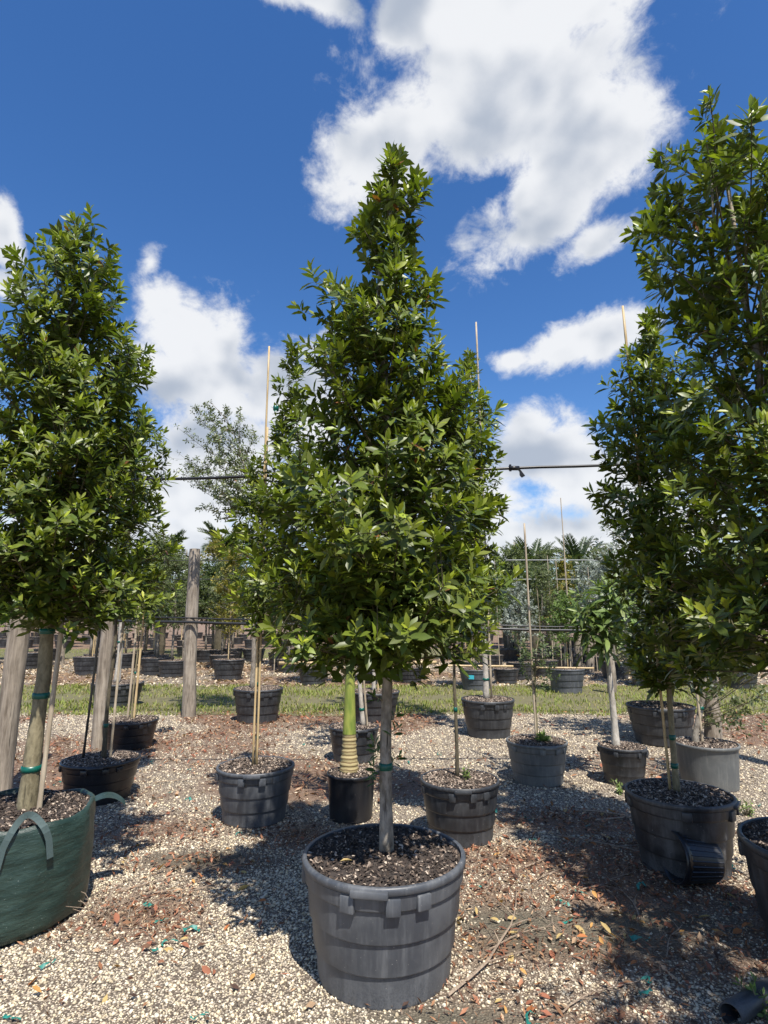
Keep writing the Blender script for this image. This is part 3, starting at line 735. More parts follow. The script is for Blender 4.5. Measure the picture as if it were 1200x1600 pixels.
# --- right pair
px_, py_, pr_ = potpx(1061, 1245, 1385, 155)
pot('black scuffed pot with a small pot lying tipped against its side', px_, py_, pr_, .46, M_POTS, kind='ribbed', seed=3, rz=.9)
tree('buttonwood_tree', 'slender green tree with bright low leaves in the black pot beside the tipped pot', (px_ - .01, py_ + .0, soil(.46)),
     [(480, 1003, 1020), (545, 968, 1060), (600, 930, 1095), (660, 925, 1130), (740, 930, 1150), (800, 932, 1160), (850, 945, 1175), (920, 980, 1190), (990, 985, 1185), (1050, 1000, 1150), (1080, 1030, 1100)],
     103, .019, M_BARKT, ragged=.55, nbr=95, twig=12, nl=(9, 14), nobj=220, stake=[(-.03, .03, AT(1008, 475, py_).z, .009, M_BAMBOO, -.05)], tapes=(.62, .80), young=.5, leaf=.098, spread=(15, 85))
qx, qy = 2.17, 3.02
pot('large dark pot rim at the edge of the gravel beside the black pipe offcut', qx, qy, .385, .52, M_POTD, kind='ribbed', seed=5, rz=.5, dry=.3)
tree('buttonwood_tree', 'tallest green tree with forked top and white stake in the large dark pot', (qx, qy, soil(.52)),
     [(205, 1030, 1185), (240, 1020, 1215), (300, 968, 1235), (345, 970, 1250), (400, 995, 1255), (450, 995, 1270), (500, 1035, 1280), (560, 1040, 1300), (650, 1035, 1330), (750, 1015, 1350), (830, 990, 1370), (900, 982, 1380), (970, 985, 1380), (1030, 1010, 1360), (1058, 1060, 1310)],
     104, .034, M_BARKG, nbr=112, twig=11, nl=(10, 15), depth=1.3, ragged=.72, nobj=300, stake=[(.05, .03, AT(1052, 195, qy).z, .011, M_STAKE, -.14)], tapes=(1.0,), young=.5, leaf=.096, spread=(15, 80))

pot('dark pot of the unseen tree added next in the row for its shade', 2.12, .88, .385, .52, M_POTD, kind='ribbed', seed=5, rz=.2, dry=.3)  # out-of-view pot and tree, added to shade the right foreground
tree('buttonwood_tree', 'dense green unseen tree added next in the row to shade the ground', (2.12, .88, soil(.52)), None, 118, .034, M_BARKG, nbr=80, twig=9, nl=(9, 13), leaf=.10, metres=[(1.25, .5), (1.5, .74), (2.4, .8), (3.2, .66), (4.0, .4), (4.7, .08)])
# --- second row
fx, fy, fr = potpx(400, 1193, 1298, 118)
pot('dusty grey ribbed pot holding the tree tied to twin bamboo canes', fx, fy, fr, .41, M_POTG, seed=1, rz=.12)
tree('buttonwood_tree', 'slim green tree tied to tall twin bamboo canes with green tape', (fx, fy, soil(.41)),
     [(530, 450, 464), (560, 442, 476), (620, 428, 488), (700, 405, 495), (760, 372, 490), (850, 365, 485), (930, 374, 476), (995, 388, 450)],
     105, .011, M_BARKT, leaf=.085, nbr=70, twig=14, nl=(9, 14), nobj=120, stake=[(-.022, -.022, AT(433, 543, fy).z, .0085, M_BAMBOO, .0), (.014, -.03, 3.3, .008, M_BAMBOO, -.02)], tapes=(.62, 1.05), young=.35)
for py in (640, 683):
    o = MB().lathe([(.024, -.02), (.027, -.018), (.027, .02), (.022, .024)], 14, .12, py).build('tie_tape', M_TAPE, bpy.context.scene.objects['buttonwood_tree.005'], smooth=True); o.location = AT(432, py, fy) - Vector((fx, fy, soil(.41))) + Vector((0, -.025, 0))
jx, jy, jr = potpx(718, 1211, 1328, 121)
pot('dark grey ribbed pot with scratched wall beside the trunk of a thin mossy tree', jx, jy, jr, .41, M_POTD, seed=2, rz=-.05)
tree('buttonwood_tree', 'thin dark stemmed tree in the scratched dark pot beside the big pot', (jx - .015, jy + .02, soil(.41)),
     [(548, 728, 745), (600, 695, 748), (680, 685, 780), (760, 672, 790), (850, 668, 796), (930, 672, 780), (990, 685, 755)],
     106, .013, M_BARKD, leaf=.085, nbr=68, twig=13, nl=(9, 14), nobj=100, tapes=(.9,), young=.35)
lx, ly, lr = potpx(838, 1155, 1232, 93)
pot('pale chalky grey ribbed pot with a weed beside its thin cane', lx, ly, lr, .39, M_POTL, seed=4, rz=.2)
tree('staked_tree', 'thin whip of a tree with a low leafy tuft on a tall cane', (lx + .01, ly, soil(.39)),
     [(985, 800, 885), (1020, 798, 882), (1055, 815, 872), (1080, 828, 860)], 107, .010, M_BARKT, 'dark', leaf=.05, nbr=26, twig=7, nl=(8, 12), simple_leaf=True,
     trunk_top=AT(832, 900, ly).z, stake=[(-.015, -.01, AT(826, 818, ly).z, .010, M_STAKE, -.02)], tapes=())
cx_, cy_, cr_ = potpx(158, 1190, 1262, 114)
cx_ = AT(158, 1190, cy_).x
pot('black shaded pot behind the green grow bag', cx_, cy_, cr_, .34, M_POTB, seed=6, rz=.3, kind='ribbed')
tree('buttonwood_tree', 'shaded green tree with thin mossy stem in the pot behind the grow bag', (cx_ + .02, cy_, soil(.34)),
     [(640, 185, 255), (700, 172, 262), (800, 162, 262), (900, 155, 250), (970, 165, 228)], 108, .018, M_BARKD, leaf=.09, nbr=55, twig=11, nl=(8, 13), nobj=40, tapes=(.62,), young=.3,
     stake=[(-.18, -.02, 1.75, .011, M_PIPE, .06), (.05, .02, 1.6, .011, M_STAKE, .02)])
gx, gy, gr = potpx(549, 1207, 1288, 76)
pot('small smooth black pot holding the green palm', gx, gy, gr, .35, M_POTB, kind='smooth', seed=1)
# palm with ringed swollen base and green crownshaft
palm = empty('potted_palm', (gx - .02, gy, soil(.35)), 'young palm with swollen ringed base and smooth green shaft', 'palm')
def zpx(py, Y): return AT(600, py, Y).z - soil(.35)
zt = zpx(1146, gy); ringed = []
for i in range(29):
    u = i / 28; r_ = np.interp(u, [0, .25, .6, 1], [.080, .076, .060, .056]); ringed.append((r_ * (1 + (.07 if i % 4 == 0 else 0) - (.03 if i % 4 == 2 else 0)), -.03 + u * (zt + .03)))
m, n, p = material('ringed_palm_base'); t = n.new('ShaderNodeTexCoord'); g = t.outputs['Object']
sp = n.new('ShaderNodeSeparateXYZ'); n.l.new(g, sp.inputs[0])
wv = n.math('SINE', n.math('ADD', n.math('MULTIPLY', sp.outputs[2], 230), n.math('MULTIPLY', n.noise(g, 12, 3), 5)))
n.l.new(n.mix(n.rng(wv, -.2, .8), (.42, .34, .17), (.16, .11, .045)), p.inputs['Base Color']); p.inputs['Roughness'].default_value = .7
MB().lathe(ringed, 24, .01).build('ringed_base', m, palm, smooth=True)
zs2 = zpx(1040, gy); shaft = [(np.interp(u, [0, .3, 1], [.056, .047, .030]), zt - .002 + u * (zs2 - zt + .25)) for u in np.linspace(0, 1, 14)]
m, n, p = material('green_palm_shaft'); t = n.new('ShaderNodeTexCoord'); g = t.outputs['Object']
n.l.new(n.mix(n.rng(n.noise(n.vmath('MULTIPLY', g, (14, 14, 3)), 1.6, 4, .6), .35, .7), (.14, .20, .035), (.30, .33, .07)), p.inputs['Base Color']); p.inputs['Roughness'].default_value = .38
MB().lathe(shaft, 24, .01).build('crownshaft', m, palm, smooth=True)

def frond(L, droop, nleaf, lw, ll, seed, stiff=.0):
    """feather leaf along +x rising then arching; returns rachis points, leaflet arrays"""
    rs = np.random.RandomState(seed); pts = []
    for i in range(13):
        u = i / 12; a = 1.15 - droop * u ** 1.3
        pts.append((pts[-1] + np.array([math.cos(a), 0, math.sin(a)]) * L / 12) if pts else np.zeros(3))
    pts = np.array(pts); P, D_, N_, L_ = [], [], [], []
    for i in range(nleaf):
        u = .12 + .88 * i / nleaf; q_ = np.array([np.interp(u * 12, np.arange(13), pts[:, c]) for c in range(3)])
        k = min(int(u * 12), 11); tn = pts[k + 1] - pts[k]; tn /= np.linalg.norm(tn); up = np.array([-tn[2], 0, tn[0]])
        for s in (-1, 1):
            d_ = tn * .55 + np.array([0, s, 0]) * .8 + up * .35 + rs.normal(0, .08, 3); d_ /= np.linalg.norm(d_)
            nn = np.cross(d_, np.array([0, s, 0]) * 0 + tn); nn = up - d_ * np.dot(up, d_); nn /= np.linalg.norm(nn)
            P.append(q_); D_.append(d_); N_.append(nn); L_.append(ll * (math.sin(math.pi * min(1, u * .8 + .15)) * .8 + .25))
    return pts, np.array(P), np.array(D_), np.array(N_), np.array(L_)
FROND = {}
def palm_crown(parent, z, nf, L, tint, seed, droops=(.9, 2.2), nleaf=34, ll=.3, w=.3):
    rs = np.random.RandomState(seed)
    for i in range(nf):
        k = (i % 4, round(L, 2), tint)
        if k not in FROND:
            pts, P, D_, N_, L_ = frond(L, droops[0] + (droops[1] - droops[0]) * (i % 4) / 3, nleaf, .03, ll, i + seed)
            Mx = leaf_mesh_arrays(P, D_, N_, L_); Mx[:, 0] *= w
            tv = np.array([[0, 0, 0], [-.2, .4, .04], [0, 1, -.06], [.2, .4, .04]])
            me = inst('leaflets', tv, [0, 3, 1, 3, 2, 1], [3, 3], Mx, P, M_FARLEAF, np.array(tint)[None] * rs.uniform(.75, 1.25, (len(P), 1)))
            mr = MB().tube([Vector(q_) for q_ in pts], list(np.linspace(L * .012, L * .003, 13)), 5, False).mesh('frond', M_PALMST)
            FROND[k] = (me, mr)
        me, mr = FROND[k]
        fr_ = obj('frond', mr, parent); fr_.location = (0, 0, z); fr_.rotation_euler = (0, rs.uniform(-.15, .15), i * 2.399 + rs.uniform(-.2, .2))
        lf = obj('leaflets', me, fr_); lf['kind'] = 'stuff'
M_PALMST = simple('palm_rib', (.20, .24, .07), .5)
palm_crown(palm, zs2 + .22, 6, .75, (.07, .13, .03), 3, (.3, 1.0), 22, .22, .35)

hx, hy, hr = potpx(553, 1135, 1195, 78)
pot('black pot behind the palm with a leaning pale trunk', hx, hy, hr, .37, M_POTD, seed=3, rz=.4)
tree('staked_tree', 'leaning pale trunked tree tied to a cane behind the palm', (hx + .11, hy, soil(.37)),
     [(640, 540, 610), (760, 520, 640), (880, 510, 650), (960, 520, 630), (1000, 540, 600)], 109, .024, M_BARKP, 'main', leaf=.09, nbr=26, twig=6, simple_leaf=True, lean=-.10, tapes=(.55,),
     stake=[(.05, -.03, 1.5, .011, M_STAKE, -.10)])
ix, iy, ir = potpx(584, 1082, 1130, 80)
pot('wide black pot on the grass edge behind the palm', ix, iy, ir, .44, M_POTD, seed=4, rz=.15)
tree('staked_tree', 'small tree with cane in the wide pot on the grass edge', (ix, iy, soil(.44)),
     [(700, 570, 620), (820, 550, 640), (940, 545, 640), (1000, 560, 620)], 110, .026, M_BARKP, 'main', leaf=.11, nbr=22, twig=6, simple_leaf=True, tapes=(.95,),
     stake=[(.07, -.03, 1.7, .013, M_BAMBOO, 0)])
kx, ky, kr = potpx(762, 1091, 1157, 82)
pot('wide dark ribbed pot with pale trunk standing at the edge of the grass', kx, ky, kr, .49, M_POTD, seed=5, rz=-.1)
tree('staked_tree', 'pale trunked tree with tall cane in the pot at the grass edge', (kx - .02, ky, soil(.49)),
     [(545, 722, 745), (640, 705, 770), (760, 700, 785), (860, 700, 790), (950, 725, 785), (985, 740, 772)], 111, .036, M_BARKP, 'main', leaf=.10, nbr=40, twig=8, simple_leaf=True, tapes=(.75, 1.2),
     stake=[(.07, -.03, AT(733, 505, ky).z, .013, M_STAKE, -.05)])
mx, my, mr_ = potpx(972, 1165, 1232, 72)
pot('small round dark pot with a thick pale trunk', mx, my, mr_, .35, M_POTD, seed=6, rz=.6)
tree('long_leaved_tree', 'pale trunked tree with long drooping light green leaves', (mx - .06, my, soil(.35)),
     [(905, 925, 975), (930, 900, 990), (965, 890, 1000), (1000, 905, 985)], 112, .034, M_BARKP, 'lime', leaf=.22, nbr=16, twig=4, nl=(10, 15), spread=(25, 125), width=.62, nobj=60, young=.5, lean=-.02)
nx_, ny_, nr2 = potpx(1031, 1103, 1170, 98)
pot('very wide black pot with three lit bands under a silvery tree', nx_, ny_, nr2, .47, M_POTD, seed=7, rz=-.3)
tree('silver_tree', 'silvery grey leaved tree in the very wide black pot', (nx_ + .15, ny_, soil(.47)),
     [(815, 935, 1005), (860, 905, 1050), (930, 915, 1110), (1000, 940, 1150), (1045, 960, 1150), (1075, 1000, 1120)], 113, .03, M_BARKG, 'silver', leaf=.09, nbr=55, twig=11, nl=(9, 13), simple_leaf=True, mat=M_SILVER)
ox, oy, orr = potpx(1103, 1165, 1240, 92)
pot('light grey smooth sleeve pot with pale sheen and a gnarled trunk', ox, oy, orr, .40, M_POTL, kind='smooth', seed=9)
tree('staked_tree', 'gnarled grey trunked tree with small leaves in the light grey pot', (ox - .10, oy, soil(.40)),
     [(900, 1090, 1170), (980, 1085, 1195), (1060, 1095, 1215), (1120, 1120, 1215), (1150, 1130, 1190)], 114, .027, M_BARKG, 'olive', leaf=.055, nbr=34, twig=9, nl=(7, 11), simple_leaf=True, updir=.1,
     stake=[(.06, -.02, 1.4, .012, M_STAKE, -.02)], tapes=(.72,))
dx_, dy_, dr_ = potpx(205, 1128, 1175, 80)
pot('black pot with twin canes behind the shaded pot', dx_, dy_, dr_, .34, M_POTB, seed=8, rz=.5)
tree('staked_tree', 'small broad leaved sapling on twin canes behind the shaded pot', (dx_, dy_, soil(.34)),
     [(865, 225, 262), (900, 208, 280), (945, 205, 275), (980, 215, 250)], 115, .012, M_BARKT, 'main', leaf=.13, nbr=14, twig=5, nl=(7, 10), simple_leaf=True,
     stake=[(-.05, 0, 1.75, .014, M_STAKE, .03), (.03, .0, 1.75, .014, M_BAMBOO, .03)], tapes=(.9,))
ex_, ey_, er_ = potpx(184, 1072, 1108, 76)
pot('wide black pot half hidden behind the leaning post', ex_, ey_, er_, .42, M_POTD, seed=9, rz=.2)
tree('staked_tree', 'pale trunked sapling behind the weathered post', (ex_ - .02, ey_, soil(.42)),
     [(700, 175, 240), (820, 160, 245), (930, 160, 240), (985, 170, 225)], 116, .05, M_BARKP, 'main', leaf=.12, nbr=24, twig=7, simple_leaf=True, tapes=(1.15,))
rx_, ry_, rr_ = potpx(404, 1072, 1132, 76)
pot('wide dark ribbed pot on the gravel behind the cane tree', rx_, ry_, rr_, .50, M_POTD, seed=10, rz=.1)
tree('open_oak_tree', 'open airy tree with tiny leaves leaning out behind the cane tree', (rx_ - .1, ry_, soil(.5)),
     [(622, 308, 340), (655, 298, 385), (690, 286, 408), (730, 276, 420), (770, 290, 425), (815, 325, 425)], 117, .035, M_BARKG, 'olive', leaf=.06, nbr=44, twig=24, nl=(6, 9), simple_leaf=True, spread=(25, 110), updir=.3, width=1.2,
     stake=[(.10, -.02, 2.2, .016, M_BAMBOO, 0)])

# --- suckers on the main trunk, weeds in pots
def sprig(name, label, cat, pos, n, h, leaf, seed, pal='main', group=None):
    rs = np.random.RandomState(seed); o = empty(name, pos, label, cat, group)
    d0 = norm(np.stack([rs.normal(0, .5, n), rs.normal(0, .5, n), np.ones(n)], -1)); ps = d0 * (h * rs.uniform(.3, 1, n))[:, None]
    mb = MB()
    for q_ in ps: mb.tube([(0, 0, -.02), tuple(q_ * .5), tuple(q_)], [.004, .003, .002], 4, False)
    mb.build('stem', M_BARKT, o)
    P, d_, nr_, L, f_, si = shoots_to_leaves(rs, ps, d0, np.full(n, leaf), (5, 8))
    pl = GREENS[pal]; tint = np.array(pl['mid'])[None] * (1 - f_[:, None] * .3) + np.array(pl['young'])[None] * (.5 * (1 - f_[:, None])); tint = tint * rs.uniform(.8, 1.2, (len(f_), 1))
    Mx = leaf_mesh_arrays(P, d_, nr_, L)
    me = inst('foliage', LT[0][0], LP, LS, Mx, P, M_LEAF, tint); c_ = obj('foliage', me, o); c_['kind'] = 'stuff'
    return o
TRK = bpy.data.objects['buttonwood_tree']
def sucker(px, py, seed, az):
    rs = np.random.RandomState(seed); c = AT(602, py, 2.99) - Vector((.012, 2.99, soil(.5)))
    tip = c + Vector((math.cos(az) * .07, math.sin(az) * .05 - .03, .05)); mb = MB().tube([c, (c + tip) / 2, tip], [.004, .003, .002], 4, False)
    st_ = mb.build('sucker', M_BARKT, TRK)
    P, d_, nr_, L, f_, si = shoots_to_leaves(rs, np.array([tip]), np.array([[math.cos(az) * .6, -.3, .8]]), np.array([.055]), (6, 9))
    tint = np.array([(.05, .10, .02)]) * rs.uniform(.7, 1.6, (len(f_), 1))
    c_ = obj('sucker_leaves', inst('sucker_leaves', LT[1][0], LP, LS, leaf_mesh_arrays(P, d_, nr_, L), P, M_LEAF, tint), st_); c_['kind'] = 'stuff'
for i, (py, az) in enumerate(((1098, 3.4), (1128, .2), (1170, 3.2), (1182, 2.9), (1208, 3.5), (1150, 6.0), (1195, .1), (1225, 3.0))): sucker(0, py, 300 + i, az)
sprig('weed', 'bright green weed growing at the stem of the scratched dark pot', 'weed', (jx + .05, jy - .03, soil(.41)), 12, .09, .035, 201, 'lime')
sprig('weed', 'leafy green weed at the cane of the chalky grey pot', 'weed', (lx + .05, ly - .06, soil(.39)), 9, .08, .09, 202, 'lime')
for i, (px, py, lb) in enumerate(((968, 1240, 'spindly green weed on the gravel in front of the small round pot'), (1168, 1275, 'low green weed on the gravel beside the black scuffed pot'), (1192, 1590, 'tuft of green weed near the black pipe offcut'))):
    g = G(px, py); sprig('weed', lb, 'weed', (g.x, g.y, 0), 14, .14, .04, 210 + i, 'lime')

# ------------------------------------------------------------------ tipped pot, pipe offcut
tipped = empty('tipped_pot', (0, 0, 0), 'small black ribbed pot lying on its side against the scuffed pot', 'pot')
tr = .138; tl = .27
prof = [(.001, 0), (tr * .78, 0), (tr * .82, .01)] + [(np.interp(u, [0, 1], [tr * .83, tr * .97]) * (1 + .012 * (i % 2)), .012 + u * (tl * .82)) for i, u in enumerate(np.linspace(0, 1, 16))] + \
       [(tr * 1.0, tl * .87), (tr * 1.05, tl * .875), (tr * 1.05, tl), (tr * .99, tl), (tr * .96, tl * .9), (tr * .80, .02), (.001, .018)]
w_ = MB().lathe(prof, 48, .01, 2).build('wall', M_POTB, tipped, smooth=True)
m4 = 28
mb = MB()
for k in range(m4):
    a = 6.2832 * k / m4; r0, r1 = tr * .845, tr * .985
    mb.tube([Vector((math.cos(a) * r0, math.sin(a) * r0, .02)), Vector((math.cos(a) * r1, math.sin(a) * r1, tl * .85))], .004, 4)
mb.build('rib', M_POTB, tipped)
tp_ = G(1098, 1383); tipped.location = (tp_.x + .10, tp_.y + .03, tr * .92)
tipped.rotation_euler = (0, R(-84), R(6))
pipe = empty('pipe_offcut', (0, 0, 0), 'short cut length of black pipe lying on the shaded gravel', 'pipe')
ends = [G(1142, 1588, .04), G(1215, 1538, .04)]
d_ = (ends[1] - ends[0]).normalized(); L_ = (ends[1] - ends[0]).length
mb = MB().lathe([(.040, 0), (.046, 0), (.044, L_ * .4), (.040, L_ * .8), (.030, L_), (.026, L_), (.034, L_ * .8), (.039, L_ * .4), (.040, 0)], 28, .05, 3)
o = mb.build('sleeve', M_POTD, pipe, smooth=True); pipe.location = (ends[0].x, ends[0].y, .043); pipe.rotation_mode = 'QUATERNION'; pipe.rotation_quaternion = d_.to_track_quat('Z', 'Y')

# ------------------------------------------------------------------ posts, pipes, wires
def post(label, foot, top, r, seed, group=None):
    o = empty('fence_post', (foot.x, foot.y, 0), label, 'post', group); tp = Vector((top.x - foot.x, 0, top.z)); pts, rr = [], []
    for i in range(26):
        u = i / 25; pts.append(Vector((tp.x * u + .008 * math.sin(7 * u + seed), .006 * math.cos(9 * u + seed), -.05 + (tp.z + .05) * u))); rr.append(r * (1.06 - .16 * u + .025 * math.sin(11 * u + seed)))
    rr[-1] *= .93; MB().tube(pts, rr, 18, True, .03, seed).build('pole', M_POST, o, smooth=True, angle=R(50)); return o
g = G(294, 1121); post('tall weathered round timber post standing alone on the gravel', g, AT(304, 858, g.y), .105, 1)
g = G(153, 1168); post('weathered grey timber post beside the shaded stem and black tube', g, AT(172, 930, g.y), .082, 2)
g = Vector((-3.42, 5.45, 0)); post('thick cracked timber post at the edge behind the grow bag tree', g, Vector((-3.42, 5.45, 3.15)), .088, 3)
post('timber post carrying the end of the overhead pipe', Vector((4.75, 5.45, 0)), Vector((4.75, 5.45, 3.15)), .105, 4)
g = G(957, 1084); post('short grey timber post behind the small round pot', g, AT(952, 1010, g.y), .09, 5)
g = G(1114, 1158); post('squat grey post behind the light grey pot', g, AT(1108, 1040, g.y), .10, 6)
for i, (px, by_, tpy, r) in enumerate(((289, 1037, 1000, .10), (96, 1038, 1000, .10), (922, 1050, 985, .11), (903, 1041, 960, .13), (866, 1021, 940, .14))):
    g = G(px, by_); post(('weathered timber post among far pots behind the tall post', 'weathered timber post between far pots behind the grow bag tree', 'stout timber post behind the dark pot under the long leaved tree', 'timber post beside the stout far post', 'far timber post under the trellis')[i], g, AT(px, tpy, g.y), r, 10 + i, 'far timber posts')

def pipe_run(name, label, a, b, r, sag, parts=(), n=24, mat=None):
    o = empty(name, a, label, 'pipe'); v = b - a
    pts = [v * (i / n) + Vector((0, 0, -sag * 4 * (i / n) * (1 - i / n) + .004 * math.sin(i * 1.7))) for i in range(n + 1)]
    MB().tube(pts, r, 10).build('tube', mat or M_PIPE, o, smooth=True)
    return o, pts
o, pts = pipe_run('irrigation_pipe', 'black overhead irrigation pipe running across behind the central tree', AT(-60, 755, 5.32), AT(1290, 712, 5.32), .014, .03)
org = Vector(o.location); c = AT(803, 731.5, 5.32) - org
MB().tube([c + Vector((-.05, 0, 0)), c + Vector((.05, 0, 0))], .022, 12).build('pipe_joint', M_PIPE, o, smooth=True)
mb = MB()
for i in range(8):
    u = i / 7; mb.v += [c + Vector((.02 + .05 * u + .01 * math.sin(6 * u), -.02, -.015 - .085 * u)), c + Vector((.05 + .05 * u, -.025, -.012 - .07 * u))]
    if i: k = 2 * i; mb.f.append((k - 2, k - 1, k + 1, k))
mb.build('loose_tape', M_PIPE, o)
MB().tube([c + Vector((-.035, 0, -.03)), c + Vector((-.035, 0, .035))], .012, 8).build('valve', M_PIPE, o)
yb = G(294, 1121).y - .14
pipe_run('irrigation_pipe', 'thick black irrigation pipe tied low across the weathered post', AT(90, 968, yb), AT(1110, 990, yb), .022, .0)
pipe_run('irrigation_pipe', 'thin black hose just above the thick low pipe', AT(90, 961, yb + .05), AT(1110, 985, yb + .05), .012, .0)

# far trellis of canes and wires
tre = empty('cane_trellis', (4.2, 17.5, 0), 'pale trellis of horizontal bars and upright canes among the far trees', 'trellis')
def rel(q_): return q_ - Vector((4.2, 17.5, 0))
for py, xa, xb, r in ((875, 790, 926, .011), (905, 775, 930, .009), (969, 790, 930, .009)):
    MB().tube([rel(AT(xa, py, 17.5)), rel(AT(xb, py, 17.5))], r, 6).build('bar', M_WIRE, tre)
for i, px in enumerate((778, 812, 845, 890, 928)):
    f_ = AT(px, 960, 17.5); f_.z = 0; MB().tube([rel(f_), rel(AT(px - (px - 600) * .03, 872 + 14 * (i % 3), 17.5))], .012, 6).build('upright', M_STAKE, tre)
wl = empty('trellis_wire', AT(195, 877, 14), 'thin dark wires strung from the tall post into the trees', 'wire')
for py in (876, 905):
    a = AT(195, py, 14) - wl.location; b = AT(380, py, 14) - wl.location; MB().tube([a, b], .009, 5).build('strand', M_PIPE, wl)

# ------------------------------------------------------------------ far rows
FT = {}
def far_tree_proto(kind, seed, h, r, pal, leaf, nbr, twig, nl, lean=0):
    """pieces (trunk, branches, crown) of a background tree, foot at the origin"""
    rs = np.random.RandomState(seed); z0 = h * rs.uniform(.25, .38); mb = MB(); pos, dirs = [], []
    tr_ = MB().tube([Vector((lean * u * h + .03 * math.sin(5 * u + seed), 0, u * h * .93)) for u in np.linspace(0, 1, 9)], list(np.linspace(.045, .012, 9)), 7)
    for b in range(nbr):
        u = rs.rand(); ze = z0 + (h - z0) * u; rr = r * (math.sin(math.pi * min(1, .18 + .80 * u)) ** .7) * rs.uniform(.6, 1.1); az = b * 2.399
        s = np.array([lean * (ze - .4 * rr), 0, max(z0, ze - .5 * rr)]); e = np.array([lean * ze + math.cos(az) * rr, math.sin(az) * rr, ze])
        mb.tube([Vector(s), Vector((s + e) / 2 + np.array([0, 0, -.05])), Vector(e)], [.014, .009, .004], 4, False)
        for j in range(twig):
            t = 1 - .8 * rs.rand() ** 1.5; p_ = s + (e - s) * t + rs.normal(0, .12, 3) * (r / .8); pos.append(p_); dd = rs.normal(0, .6, 3) + np.array([math.cos(az) * .5, math.sin(az) * .5, .6]); dirs.append(dd / np.linalg.norm(dd))
    pos, dirs = np.array(pos), np.array(dirs)
    P, d_, nr_, L, f_, si = shoots_to_leaves(rs, pos, dirs, leaf * rs.uniform(.7, 1.3, len(pos)), nl)
    pl = {k: np.array(v) for k, v in GREENS[pal].items()}; yf = (np.clip(.5 - f_, 0, .5) * (rs.rand(len(pos))[si] < .4))[:, None]
    tint = (pl['mid'] * (1 - f_[:, None] * .5) + pl['old'] * f_[:, None] * .5 + pl['young'] * yf) * rs.uniform(.7, 1.3, (len(f_), 1))
    tv = np.array([[0, 0, 0], [-.24, .5, .05], [0, 1, -.05], [.24, .5, .05]])
    cr = inst('crown', tv, [0, 3, 1, 3, 2, 1], [3, 3], leaf_mesh_arrays(P, d_, nr_, L), P, M_SILVER if pal == 'silver' else M_FARLEAF, tint)
    FT[kind] = (tr_.mesh('trunk', M_BARKG, True), mb.mesh('branches', M_BARKG), cr)
GREENS['yellow'] = dict(old=(.10, .10, .025), mid=(.22, .19, .035), young=(.36, .28, .05))
far_tree_proto('green', 51, 3.4, .85, 'olive', .11, 46, 12, (7, 10))
far_tree_proto('greyolive', 52, 3.6, .75, 'olive', .08, 46, 15, (7, 10), .03)
far_tree_proto('dark', 53, 3.2, .9, 'dark', .12, 46, 12, (7, 10))
far_tree_proto('silver', 54, 3.3, .9, 'silver', .10, 46, 13, (7, 10))
far_tree_proto('yellow', 55, 3.8, .8, 'yellow', .12, 40, 9, (6, 9))
far_tree_proto('lime', 56, 3.0, .7, 'lime', .13, 36, 10, (6, 9))
FAR_LABEL = dict(green=('olive green staked tree standing in the far nursery rows', 'far olive green trees'), greyolive=('fine leaved grey green tree standing in the far nursery rows', 'far grey green trees'),
                 dark=('dark dense tree standing in the far nursery rows', 'far dark trees'), silver=('silvery leaved tree standing in the far nursery rows', 'far silvery trees'),
                 yellow=('yellowing tree standing in the far nursery rows', 'far yellowing trees'), lime=('light green young tree standing in the far nursery rows', 'far light green trees'))
def far_tree(kind, x, y, z, s, rz, row='the first row beyond the grass'):
    lb, gp = FAR_LABEL[kind]; lb = lb.replace('the far nursery rows', row); o = empty('nursery_tree', (x, y, z), lb, 'tree', gp, rz); o.scale = (s, s, s)
    t_, b_, c_ = FT[kind]; obj('trunk', t_, o); obj('branches', b_, o); c = obj('crown', c_, o); c['kind'] = 'stuff'
    return o
CANE = MB().tube([(0, 0, 0), (.01, 0, .5), (0, 0, 1)], [.016, .015, .013], 6).mesh('stake', M_BAMBOO)
rnd = random.Random(9)
FARPOT = 'black ribbed pot standing in the far nursery rows'
def far_pot(x, y, rt, h, lb=FARPOT, gp='far black pots', mat=None, row=None, kd=None):
    g_ = gp if lb == FARPOT else None
    if lb == FARPOT: lb = 'black ribbed pot ' + (('under ' + {'green': 'an olive green', 'greyolive': 'a grey green', 'lime': 'a light green', 'yellow': 'a yellowing', 'silver': 'a silvery', 'dark': 'a dark'}[kd] + ' tree in ') if kd else 'without a tree in ') + row
    return pot(lb, x, y, rt, h, mat or M_POTD, group=g_, seed=1, rz=rnd.uniform(-.3, .3), small=True)
